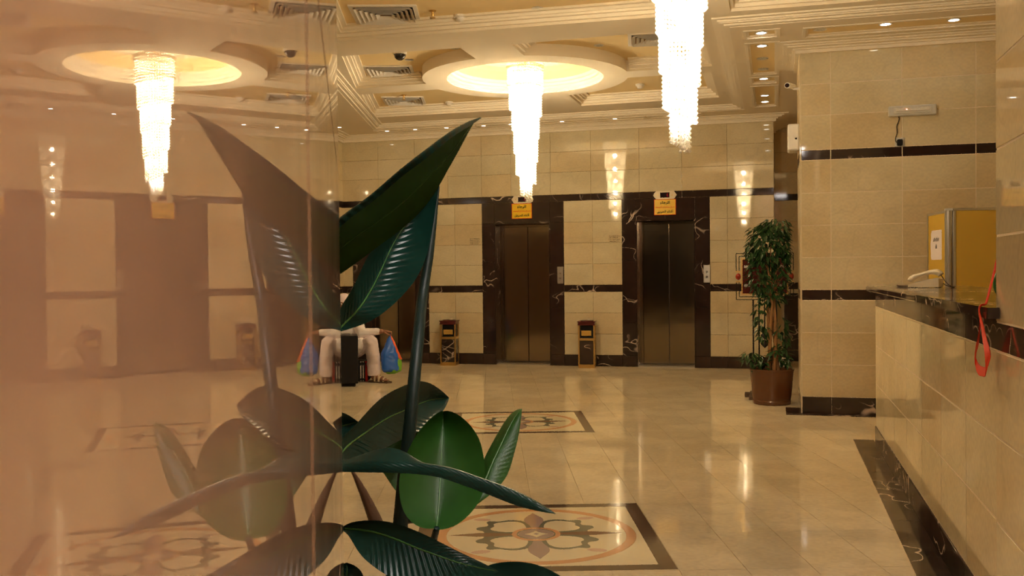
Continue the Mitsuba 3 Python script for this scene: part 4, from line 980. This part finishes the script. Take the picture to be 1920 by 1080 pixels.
# ------------------------------------------------------------------ reception desk
k = desk = thing('reception_desk', 'long marble reception desk with a dark stone worktop along the right side', 'reception desk')
CX, CE = 0.75, 7.764
obj('core', box(CX + 0.0015, 1.30, 3.635, CE - 0.0015, 0, 1.172), 'pale_joint', k)
dy = [-CE, -7.2, -6.6, -6.0, -5.4, -4.8, -4.2, -3.635]
for rows in ([0.14, 0.463, 0.757, 1.056],):
    tiles(k, [CX, 0, 0], -Y, Z, -X, dy, rows, gap=0.0045)
tiles(k, [CX, 0, 0], -Y, Z, -X, [-CE, -6.6, -5.4, -4.2, -3.635], [1.06, 1.174], ['marble'], name='fascia', gap=0.002)
tiles(k, [CX - 0.006, 0, 0], -Y, Z, -X, [-CE, -6.6, -5.4, -4.2, -3.635], [0.0, 0.138], ['marble'], name='plinth', gap=0.002, d=0.014)
tiles(k, [0, CE, 0], -X, Z, Y, [-1.3, -CX - 0.002], [0.14, 0.463, 0.757, 1.056], gap=0.0045)
obj('edge_strip', box(CX - 0.002, CX + 0.006, 3.64, CE, 1.056, 1.061), 'stone_pale', k)
obj('worktop_slab', prism(rect(0.705, 3.637, 1.42, 5.3).union(rect(0.705, 3.56, 0.742, 3.64)), 1.174, 1.212), 'marble', k)
for a, b in ((5.302, 6.8), (6.802, 8.03)):
    obj('worktop_slab', box(0.705, 1.42, a, b, 1.174, 1.212, 0.006), 'marble', k)

k = thing('telephone', 'cream desk telephone with its handset on the far end of the reception desk', 'telephone')
A = trimesh.transformations.rotation_matrix(math.radians(-20), Z)
A[:3, 3] = [1.045, 7.30, 1.212]
P = lambda m: m.apply_transform(A)
body = framed(prism(Polygon([(-0.105, 0.004), (0.10, 0.004), (0.10, 0.062), (0.085, 0.07), (-0.10, 0.022)]), -0.085, 0.085), [0, 0, 0], X, Z, -Y)
obj('base', P(body), 'cream_plastic', k)
for q in ((-0.08, -0.06), (-0.08, 0.06), (0.08, -0.06), (0.08, 0.06)):
    obj('foot', P(trimesh.creation.cylinder(0.01, 0.006, sections=12).apply_translation([q[0], q[1], 0.003])), 'ink', k)
hand = tube([(-0.095, -0.055, 0.045), (-0.085, -0.055, 0.062), (-0.03, -0.055, 0.088), (0.04, -0.055, 0.108), (0.085, -0.055, 0.108), (0.112, -0.055, 0.088)], [0.020, 0.022, 0.016, 0.016, 0.023, 0.021], 12, smooth=30)
obj('handset', P(hand), 'cream_plastic', k, smooth=True)
slope = math.atan2(0.048, 0.185)
for i in range(4):
    for j in range(3):
        x = -0.07 + i * 0.026
        obj('button', P(box(x, x + 0.017, -0.018 + j * 0.027, j * 0.027, 0.03 + 0.26 * (x + 0.1) - 0.004, 0.03 + 0.26 * (x + 0.1) + 0.002, 0.001)), 'grey_plastic', k)
obj('cord', P(tube([(0.11, -0.05, 0.09), (0.135, -0.06, 0.05), (0.17, -0.05, 0.012), (0.19, 0.0, 0.005), (0.15, 0.06, 0.005), (0.10, 0.06, 0.03)], 0.003, 6, smooth=40)), 'sole', k, smooth=True)
k = tag(obj('pen', tube([(0.905, 7.72, 1.221), (0.93, 7.50, 1.221), (0.952, 7.31, 1.221)], [0.008, 0.008, 0.005], 10), 'sole', smooth=True), 'dark pen lying beside the telephone on the desk', 'pen')

k = thing('partition_screen', 'folding yellow fabric screen with aluminium posts behind the reception desk', 'screen')
post = np.array([1.375, 8.40])
la, rb = np.array([1.305, 8.93]), np.array([2.42, 8.62])


def screen_panel(a, b, z0, z1):
    d = np.r_[b - a, 0] / np.linalg.norm(b - a)
    L = np.linalg.norm(b - a)
    n = np.cross(d, Z)
    O_ = np.r_[a, 0]
    R = lambda m: framed(m, O_, d, n, Z) if False else framed(m, O_, d, Z, n)
    obj('fabric_panel', R(box(0.02, L - 0.02, z0, z1, -0.012, 0.012)), 'partition', k)
    obj('rail', R(box(0.0, L, z1, z1 + 0.022, -0.017, 0.017, 0.003)), 'aluminium', k)
    obj('rail', R(box(0.0, L, z0 - 0.02, z0, -0.017, 0.017, 0.003)), 'aluminium', k)
    for u in (0.0, L - 0.022):
        obj('stile', R(box(u, u + 0.022, z0 - 0.08, z1, -0.018, 0.018, 0.003)), 'aluminium', k)


dl = (la - post) / np.linalg.norm(la - post)
dr_ = (rb - post) / np.linalg.norm(rb - post)
screen_panel(post + dr_ * 0.03, rb, 0.1, 1.815)
screen_panel(la, post + dl * 0.03, 0.1, 1.80)
obj('post', lathe([(0, 0.0), (0.018, 0.0), (0.018, 1.835), (0, 1.838)], 20, *post), 'aluminium', k, smooth=40)
for z in (0.4, 1.1, 1.815):
    obj('hinge', box(post[0] - 0.03, post[0] + 0.03, post[1] - 0.02, post[1] + 0.02, z, z + 0.02, 0.002), 'grey_plastic', k)
k = thing('paper_notice', 'white paper notice stuck on the yellow folding screen', 'notice')
n = np.cross(np.r_[dl, 0], Z)
n = n if n[0] < 0 and False else -np.cross(np.r_[dl, 0], Z)
n = n if n @ np.array([-1.3, -8.6, 0]) > 0 else -n
c = post + dl * 0.29
U_ = np.cross(Z, n)
sh = Polygon([(-0.15, -0.10), (-0.13, -0.125), (0.15, -0.125), (0.15, 0.122), (0.12, 0.125), (-0.12, 0.125), (-0.145, 0.10), (-0.14, 0.06), (-0.16, 0.02)])
obj('sheet', framed(prism(sh, 0, 0.0012), np.r_[c, 1.545] + n * 0.0125, U_, Z, n), 'paper', k)
for j, (w, z) in enumerate(((0.16, 0.03), (0.05, -0.03))):
    obj('text_line', framed(prism(unary_union([rect(-w / 2 + i * w / 8, z, -w / 2 + i * w / 8 + w / 11, z + 0.022 + 0.008 * (i % 3)) for i in range(8)]), 0.0012, 0.0018), np.r_[c, 1.545] + n * 0.0125, U_, Z, n), 'print', k)

# lanyard and bag at the near end of the desk
k = thing('red_lanyard', 'bright red strap hanging in a loop over the desk edge', 'strap')


def ribbon(points, wdir, width, n=40, th=0.0012):
    p = np.asarray(points, float)
    t = np.r_[0, np.cumsum(np.linalg.norm(np.diff(p, axis=0), axis=1))]
    s = np.linspace(0, t[-1], n)
    c = CubicSpline(t, p)(s)
    w = CubicSpline(t, np.broadcast_to(np.asarray(wdir, float), p.shape))(s)
    w /= np.linalg.norm(w, axis=1, keepdims=True)
    ww = np.interp(s, t, np.broadcast_to(width, (len(p),)))[:, None]
    d = np.gradient(c, axis=0)
    nn = np.cross(d, w)
    nn /= np.linalg.norm(nn, axis=1, keepdims=True)
    V = np.concatenate([c - w * ww / 2 - nn * th, c + w * ww / 2 - nn * th, c + w * ww / 2 + nn * th, c - w * ww / 2 + nn * th])
    F = []
    for i in range(n - 1):
        for a in range(4):
            b = (a + 1) % 4
            F += [[a * n + i, b * n + i, b * n + i + 1], [a * n + i, b * n + i + 1, a * n + i + 1]]
    return trimesh.Trimesh(V, F, process=False)


LXx = 0.698
obj('loop', ribbon([(0.716, 3.649, 1.219), (0.699, 3.647, 1.214), (LXx, 3.649, 1.190), (LXx, 3.658, 1.129), (LXx, 3.707, 1.060), (LXx, 3.729, 1.020), (LXx, 3.689, 0.992), (LXx, 3.605, 0.988), (LXx, 3.538, 1.005), (LXx, 3.522, 1.040), (LXx, 3.565, 1.095), (LXx, 3.621, 1.155), (LXx - 0.003, 3.642, 1.190), (LXx - 0.003, 3.644, 1.213), (0.716, 3.642, 1.222)],
                   [(0, 1, 0.3), (0, 1, 0.2), (0.3, 1, 0.2), (0.4, 1, 0.3), (0.5, 1, 0.3), (0.3, 1, 0.9), (0.1, 0.3, 1), (0.1, 0, 1), (0.2, -0.3, 1), (0.5, -1, 0.9), (0.6, -1, 0.4), (0.5, -1, 0.2), (0.3, -1, 0.1), (0, -1, 0.1), (0, -1, 0.1)],
                   [0.010, 0.010, 0.010, 0.018, 0.030, 0.036, 0.036, 0.034, 0.036, 0.032, 0.020, 0.012, 0.010, 0.010, 0.010], 90), 'strap_red', k, smooth=True)
obj('cord', tube([(0.716, 3.645, 1.221), (0.728, 3.650, 1.265), (0.742, 3.656, 1.32), (0.750, 3.660, 1.352)], 0.004, 8, smooth=20), 'strap_red', k, smooth=True)
obj('tab', ribbon([(0.748, 3.659, 1.338), (0.752, 3.661, 1.362), (0.757, 3.664, 1.380)], (0.3, 1, 0), 0.020, 12, 0.003), 'strap_red', k)
k = thing('green_bag', 'green bag on the desk, mostly hidden by the right-hand pillar', 'bag')
bag = trimesh.creation.icosphere(3, 1.0)
bag.apply_scale([0.085, 0.034, 0.080])
bag.apply_translation([0.839, 3.722, 1.293])
obj('body', bag, 'bag_green', k, smooth=True)
obj('handle', tube([(0.80, 3.70, 1.35), (0.785, 3.69, 1.39), (0.81, 3.69, 1.42), (0.86, 3.70, 1.425), (0.90, 3.70, 1.36)], 0.006, 8, smooth=24), 'strap_red', k, smooth=True)

# ------------------------------------------------------------------ seated person with luggage
ER = np.array([0.903, 0.430, 0.0])       # to the sitter's left (right in the picture)
EF = np.array([0.430, -0.903, 0.0])      # the way the sitter faces
PO = np.array([-5.235, 10.93, 0.0])


def body_points(J):
    return {k: PO + ER * v[0] + EF * v[1] + Z * v[2] for k, v in J.items()}


def sph(p, r, n=20):
    return m3.Manifold.sphere(float(r), n).translate([float(q) for q in p])


def chain(P, R, n=20):
    out = m3.Manifold()
    for a, b, ra, rb in zip(P[:-1], P[1:], R[:-1], R[1:]):
        out = out + m3.Manifold.batch_hull([sph(a, ra, n), sph(b, rb, n)])
    return out


def to_mesh(m, length, rounds=8):
    m = m.refine_to_length(length)
    q = m.to_mesh()
    t = trimesh.Trimesh(np.array(q.vert_properties[:, :3]), np.array(q.tri_verts), process=True)
    trimesh.smoothing.filter_taubin(t, iterations=rounds)
    return t


def lp(r, f, z):
    return PO + ER * r + EF * f + Z * z


k = person = thing('person', 'person in white clothes sitting with spread legs behind a black suitcase, holding a blue bag', 'person')
skin = m3.Manifold()
# head, neck
HC = lp(0.0, 0.10, 0.965)
head = m3.Manifold.batch_hull([sph(HC + Z * 0.03 - EF * 0.01, 0.085), sph(HC - Z * 0.03 + EF * 0.02, 0.070), sph(HC - Z * 0.085 + EF * 0.05, 0.040)])
skin += head
skin += m3.Manifold.batch_hull([sph(HC + EF * 0.088 + Z * 0.012, 0.010, 12), sph(HC + EF * 0.108 - Z * 0.022, 0.013, 12), sph(HC + EF * 0.085 - Z * 0.028, 0.018, 12)])
skin += m3.Manifold.batch_hull([sph(HC + EF * 0.088 - Z * 0.058 + ER * 0.016, 0.007, 10), sph(HC + EF * 0.088 - Z * 0.058 - ER * 0.016, 0.007, 10)])
for s in (-1, 1):
    skin += m3.Manifold.batch_hull([sph(HC + ER * s * 0.084 + Z * 0.01, 0.014, 10), sph(HC + ER * s * 0.088 - Z * 0.03, 0.010, 10)])
    skin += m3.Manifold.batch_hull([sph(HC + EF * 0.078 + ER * s * 0.018 + Z * 0.028, 0.008, 10), sph(HC + EF * 0.07 + ER * s * 0.045 + Z * 0.03, 0.007, 10)])
skin += chain([lp(0, 0.04, 0.80), HC - Z * 0.06], [0.055, 0.052])
# trunk, arms, legs
skin += m3.Manifold.batch_hull([sph(lp(-0.09, -0.02, 0.36), 0.09), sph(lp(0.09, -0.02, 0.36), 0.09), sph(lp(-0.12, 0.0, 0.74), 0.075), sph(lp(0.12, 0.0, 0.74), 0.075), sph(lp(0, 0.03, 0.80), 0.05)])
for s in (-1, 1):
    skin += chain([lp(s * 0.17, 0.0, 0.75), lp(s * 0.21, 0.17, 0.605), lp(s * 0.455, 0.245, 0.632)], [0.055, 0.043, 0.029])
    skin += chain([lp(s * 0.09, 0.0, 0.37), lp(s * 0.325, 0.30, 0.505), lp(s * 0.355, 0.25, 0.085)], [0.085, 0.060, 0.036])
    # foot turned out, toes
    skin += chain([lp(s * 0.355, 0.245, 0.065), lp(s * 0.42, 0.31, 0.055), lp(s * 0.475, 0.355, 0.042)], [0.038, 0.036, 0.026])
    for i, (dr0, df0) in enumerate(((-0.028, 0.034), (-0.012, 0.022), (0.002, 0.008), (0.014, -0.006), (0.022, -0.02))):
        skin += chain([lp(s * (0.468 + dr0 * 0.6), 0.352 + df0 * 0.6 , 0.036), lp(s * (0.505 + dr0), 0.382 + df0, 0.034)], [0.012, 0.010 - i * 0.0008], 10)
    # palm and fingers closing round the bag handles
    w = lp(s * 0.455, 0.245, 0.632)
    palm = m3.Manifold.batch_hull([sph(lp(s * 0.470, 0.245, 0.632), 0.022, 12), sph(lp(s * 0.535, 0.275, 0.625), 0.016, 12), sph(lp(s * 0.535, 0.225, 0.628), 0.016, 12)])
    skin += palm
    for i, ln in enumerate((0.030, 0.034, 0.032, 0.025)):
        f = 0.278 - i * 0.0185
        skin += chain([lp(s * 0.535, f, 0.627), lp(s * (0.538 + ln), f, 0.622), lp(s * (0.546 + ln), f, 0.592), lp(s * (0.535 + ln * 0.4), f, 0.582)], [0.0098, 0.0092, 0.0086, 0.008], 10)
    skin += chain([lp(s * 0.485, 0.262, 0.628), lp(s * 0.515, 0.292, 0.604), lp(s * 0.545, 0.287, 0.588)], [0.012, 0.0105, 0.009], 10)
body = to_mesh(skin, 0.012, 6)
scene[person] = {**mikit.ply(body, 'mat_skin', True)}
for s in (-1, 1):
    e = trimesh.creation.icosphere(1, 0.011).apply_translation(HC + EF * 0.072 + ER * s * 0.032 + Z * 0.012)
    obj('eye', e, 'white_plastic', person, smooth=True)
hair = m3.Manifold.batch_hull([sph(HC + Z * 0.035 - EF * 0.018, 0.090), sph(HC - Z * 0.02 - EF * 0.025, 0.080)])
obj('hair', to_mesh(hair, 0.02, 4), 'hair', person, smooth=True)
capm = m3.Manifold.batch_hull([sph(HC + Z * 0.045 - EF * 0.012, 0.094), sph(HC + Z * 0.055 - EF * 0.01, 0.092)])
capm = capm.trim_by_plane((0.12, -0.05, 1.0), float(np.dot(np.array([0.12, -0.05, 1.0]) / np.linalg.norm([0.12, -0.05, 1.0]), HC + Z * 0.005)))
obj('cap', to_mesh(capm, 0.02, 3), 'cotton_pink', person, smooth=40)


def cloth(m, length, amp, freq, seed):
    t = to_mesh(m, length, 5)
    n = t.vertex_normals
    p = t.vertices
    f = meshkit.fbm(p * freq, 3, seed) - 0.5
    t.vertices = p + n * (f * amp)[:, None]
    return t


shirt = m3.Manifold.batch_hull([sph(lp(-0.10, -0.02, 0.37), 0.115), sph(lp(0.10, -0.02, 0.37), 0.115), sph(lp(-0.13, 0.0, 0.74), 0.090), sph(lp(0.13, 0.0, 0.74), 0.090), sph(lp(0, 0.03, 0.80), 0.068)])
for s in (-1, 1):
    shirt += chain([lp(s * 0.16, 0.0, 0.75), lp(s * 0.21, 0.17, 0.605), lp(s * 0.405, 0.230, 0.628)], [0.078, 0.064, 0.046])
    shirt += m3.Manifold.batch_hull([sph(lp(s * 0.06, 0.0, 0.40), 0.11), sph(lp(s * 0.20, 0.22, 0.47), 0.085), sph(lp(s * 0.09, 0.22, 0.40), 0.05)])
obj('shirt', cloth(shirt, 0.02, 0.030, 14, 3), 'cotton', person, smooth=True)
for s in (-1, 1):
    leg = chain([lp(s * 0.09, 0.0, 0.37), lp(s * 0.325, 0.30, 0.505), lp(s * 0.352, 0.262, 0.30), lp(s * 0.355, 0.25, 0.115)], [0.115, 0.083, 0.086, 0.080])
    leg = leg.trim_by_plane((0, 0, 1.0), 0.085)
    obj('trouser_leg', cloth(leg, 0.018, 0.035, 13, 5 + s), 'cotton_pink', person, smooth=True)
for s in (-1, 1):
    c0, c1 = lp(s * 0.335, 0.225, 0), lp(s * 0.525, 0.40, 0)
    sole = LineString([c0[:2], c1[:2]]).buffer(0.045)
    sd = obj('sandal', prism(sole, 0.0, 0.020), 'sole', person)
    d = (c1 - c0) / np.linalg.norm(c1 - c0)
    sd_n = np.cross(Z, d)
    straps = []
    for t0, hgt, w in ((0.06, 0.115, 0.6), (0.12, 0.100, 0.75), (0.155, 0.085, -0.7), (0.20, 0.066, 0.5)):
        pts = [c0 + d * (t0 + w * 0.03 * q) + sd_n * (0.046 * math.cos(a)) + Z * (0.018 + (hgt - 0.018) * math.sin(a)) for q, a in zip(np.linspace(-1, 1, 9), np.linspace(0, math.pi, 9))]
        straps.append(ribbon(pts, d, 0.022, 18, 0.003))
    obj('strap', cat(straps), 'sandal', sd, smooth=True)

# low duffel bag the person sits on
k = thing('duffel_bag', 'dark duffel bag with red and white stripes under the seated person', 'bag')
DB = lambda r, f, z: lp(r, f, z)
duf = m3.Manifold.batch_hull([sph(DB(r, f, z), 0.07) for r in (-0.26, 0.26) for f in (-0.10, 0.13) for z in (0.072, 0.19)])
obj('body', to_mesh(duf, 0.03, 3), 'case_black', k, smooth=40)
for r in (0.265, -0.265):
    pts = [DB(r, 0.135 + 0.073 * math.sin(a), 0.13 + 0.13 * math.cos(a)) for a in np.linspace(0.25, math.pi - 0.05, 10)]
    obj('stripe', ribbon(pts, ER, 0.030, 20, 0.002), 'stripe_red', k)
for r in (0.225, 0.195, -0.225, -0.195):
    pts = [DB(r, 0.135 + 0.073 * math.sin(a), 0.13 + 0.13 * math.cos(a)) for a in np.linspace(0.25, math.pi - 0.05, 10)]
    obj('stripe', ribbon(pts, ER, 0.014, 20, 0.002), 'stripe_white', k)

k = thing('suitcase', 'upright black suitcase standing in front of the seated person', 'suitcase')
SO = np.array([-4.905, 10.36, 0.0]) - ER * 0.035


def sc(r, f, z):
    return SO + ER * r + EF * f + Z * z


case = m3.Manifold.batch_hull([sph(sc(r, f, z), 0.014, 16) for r in (-0.125, 0.125) for f in (0.0, -0.36) for z in (0.05, 0.60)])
obj('shell', to_mesh(case, 0.06, 0), 'case_black', k, smooth=30)
for f in (-0.03, -0.33):
    for r in (-0.09, 0.09):
        w = trimesh.creation.cylinder(0.022, 0.02, sections=20)
        w.apply_transform(trimesh.transformations.rotation_matrix(math.pi / 2, Y))
        w.apply_translation(sc(r, f, 0.022))
        obj('wheel', w, 'iron', k)
        obj('wheel_fork', trimesh.convex.convex_hull(np.array([sc(r + a, f + b, z) for a in (-0.016, 0.016) for b in (-0.016, 0.016) for z in (0.02, 0.045)])), 'case_black', k)
obj('handle', tube([sc(-0.06, -0.18, 0.612), sc(-0.055, -0.18, 0.635), sc(0.055, -0.18, 0.635), sc(0.06, -0.18, 0.612)], 0.008, 8), 'grey_plastic', k, smooth=True)
obj('seam', cat([tube([sc(-0.14, -0.16, 0.06), sc(-0.14, -0.16, 0.59)], 0.004, 6), tube([sc(0.14, -0.16, 0.06), sc(0.14, -0.16, 0.59)], 0.004, 6)]), 'iron', k)


def carrier_bag(s, label):
    k = thing('carrier_bag', label, 'bag', None)
    B = lambda r, f, z: lp(s * r, f, z)
    bag = m3.Manifold.batch_hull([sph(B(0.50, 0.24, 0.17), 0.05), sph(B(0.61, 0.24, 0.17), 0.05), sph(B(0.50, 0.30, 0.17), 0.05), sph(B(0.61, 0.30, 0.17), 0.05), sph(B(0.50, 0.27, 0.34), 0.06), sph(B(0.60, 0.27, 0.34), 0.055), sph(B(0.555, 0.26, 0.575), 0.012)])
    m = cloth(bag, 0.014, 0.022, 16, 9)
    obj('body', m, 'bag_blue', k, smooth=True)
    low = m3.Manifold.batch_hull([sph(B(0.535, 0.25, 0.145), 0.05), sph(B(0.655, 0.27, 0.165), 0.045), sph(B(0.665, 0.27, 0.27), 0.035), sph(B(0.60, 0.30, 0.15), 0.05)])
    obj('bottom', cloth(low, 0.014, 0.015, 18, 4), 'bag_lime', k, smooth=True)
    obj('strap', ribbon([B(0.565, 0.26, 0.578), B(0.60, 0.28, 0.50), B(0.645, 0.295, 0.38), B(0.690, 0.295, 0.28)], ER, [0.02, 0.03, 0.036, 0.036], 24, 0.002), 'bag_orange', k, smooth=True)
    obj('grip', tube([B(0.562, 0.285, 0.585), B(0.562, 0.25, 0.600), B(0.562, 0.212, 0.585)], 0.006, 8), 'bag_blue', k)


carrier_bag(1, 'blue carrier bag with orange strap and green bottom hanging from the seated person\'s hand')

# ------------------------------------------------------------------ rubber plant in the foreground
k = plant = thing('rubber_plant', 'large dark green rubber plant with glossy leaves against the polished pillar in the foreground', 'potted plant')
PP = np.array([-0.56, 1.30])
obj('pot', lathe([(0, 0.0), (0.13, 0.0), (0.14, 0.02), (0.175, 0.38), (0.19, 0.40), (0.19, 0.42), (0.175, 0.42), (0.165, 0.38), (0, 0.37)], 40, *PP), 'terracotta', plant, smooth=35)
obj('soil', lathe([(0, 0.39), (0.166, 0.382)], 32, *PP), 'soil', plant)


def leaf(name, rows, crest=False, mid=1, n=36):
    R = []
    for r in rows:
        p = np.array(r, float) / 1000
        t = np.r_[0, np.cumsum(np.linalg.norm(np.diff(p, axis=0), axis=1))]
        t /= t[-1]
        R.append(CubicSpline(t, p)(np.linspace(0, 1, n)))
    R = np.array(R)
    m = len(R)
    uv_row = np.array([0, 0.12, 0.5, 1.0]) if m == 4 else np.array([0, 0.5, 1.0])
    sub = 15
    knots = np.arange(m)
    q = np.linspace(0, m - 1, sub)
    # rounded across: spline through the rows, sharper at the crest of folded leaves
    S = CubicSpline(knots, R, axis=0)(q) * 0.6 + np.stack([np.stack([np.interp(q, knots, R[:, i, a]) for a in range(3)], -1) for i in range(n)], 1) * 0.4
    ux = np.interp(q, knots, uv_row)
    v = S.reshape(-1, 3)
    uv = np.stack([np.repeat(ux, n), np.tile(np.linspace(0, 1, n), sub)], -1)
    f = []
    for i in range(sub - 1):
        for j in range(n - 1):
            a, b = i * n + j, (i + 1) * n + j
            f += [[a, b, b + 1], [a, b + 1, a + 1]]
    return trimesh.Trimesh(v, f, process=False), uv, R


FLIP = {'L1': 0, 'L2': 1, 'L4': 1, 'L4b': 1, 'L5': 0, 'L6': 0, 'L7': 1, 'L8': 1, 'L9': 1, 'L10': 1, 'L11': 1}
LEAF_LABEL = {'L1': 'topmost leaf, pointing up right, pale green underside showing', 'L5': 'round leaf seen from its green underside', 'L7': 'long narrow leaf reaching out to the right'}
for nm, rows in LEAVES.items():
    m, uv, R = leaf(nm, rows)
    if not FLIP[nm]:
        m.faces = m.faces[:, ::-1]
    kk = obj('leaf', m, 'leaf', plant, smooth=True, uv=uv)
    if nm in LEAF_LABEL:
        tag(kk, LEAF_LABEL[nm])
    midrow = R[2] if len(R) == 4 else R[1]
    nseg = len(midrow)
    rad = np.linspace(0.0022, 0.0006, nseg)
    if nm not in ('L7',):
        obj('midrib', tube(midrow[::2], rad[::2] * (0.55 if nm == 'L1' else 0.8), 6), 'midrib', kk, smooth=True)
for nm, (pts, r) in STEMS.items():
    P = np.array(pts, float) / 1000
    rr = np.array(r, float) / 1000
    if nm in ('stem', 'stem2', 'sheath', 'p10'):     # run down to the soil
        a = PP + (P[0 if P[0][2] < P[-1][2] else -1][:2] - PP) * 0.45
        foot_ = np.array([a[0], a[1], 0.37])
        if P[0][2] < P[-1][2]:
            midp = (foot_ + P[0]) / 2
            P, rr = np.vstack([foot_, midp, P]), np.r_[rr[0] * 1.1, rr[0] * 1.05, rr]
        else:
            midp = (foot_ + P[-1]) / 2
            P, rr = np.vstack([P, midp, foot_]), np.r_[rr, rr[-1] * 1.05, rr[-1] * 1.1]
    name = 'stem' if nm.startswith('stem') else 'sheath' if nm == 'sheath' else 'petiole'
    obj(name, tube(P, rr, 12, smooth=40), 'sheath' if nm == 'sheath' else 'stem', plant, smooth=True)
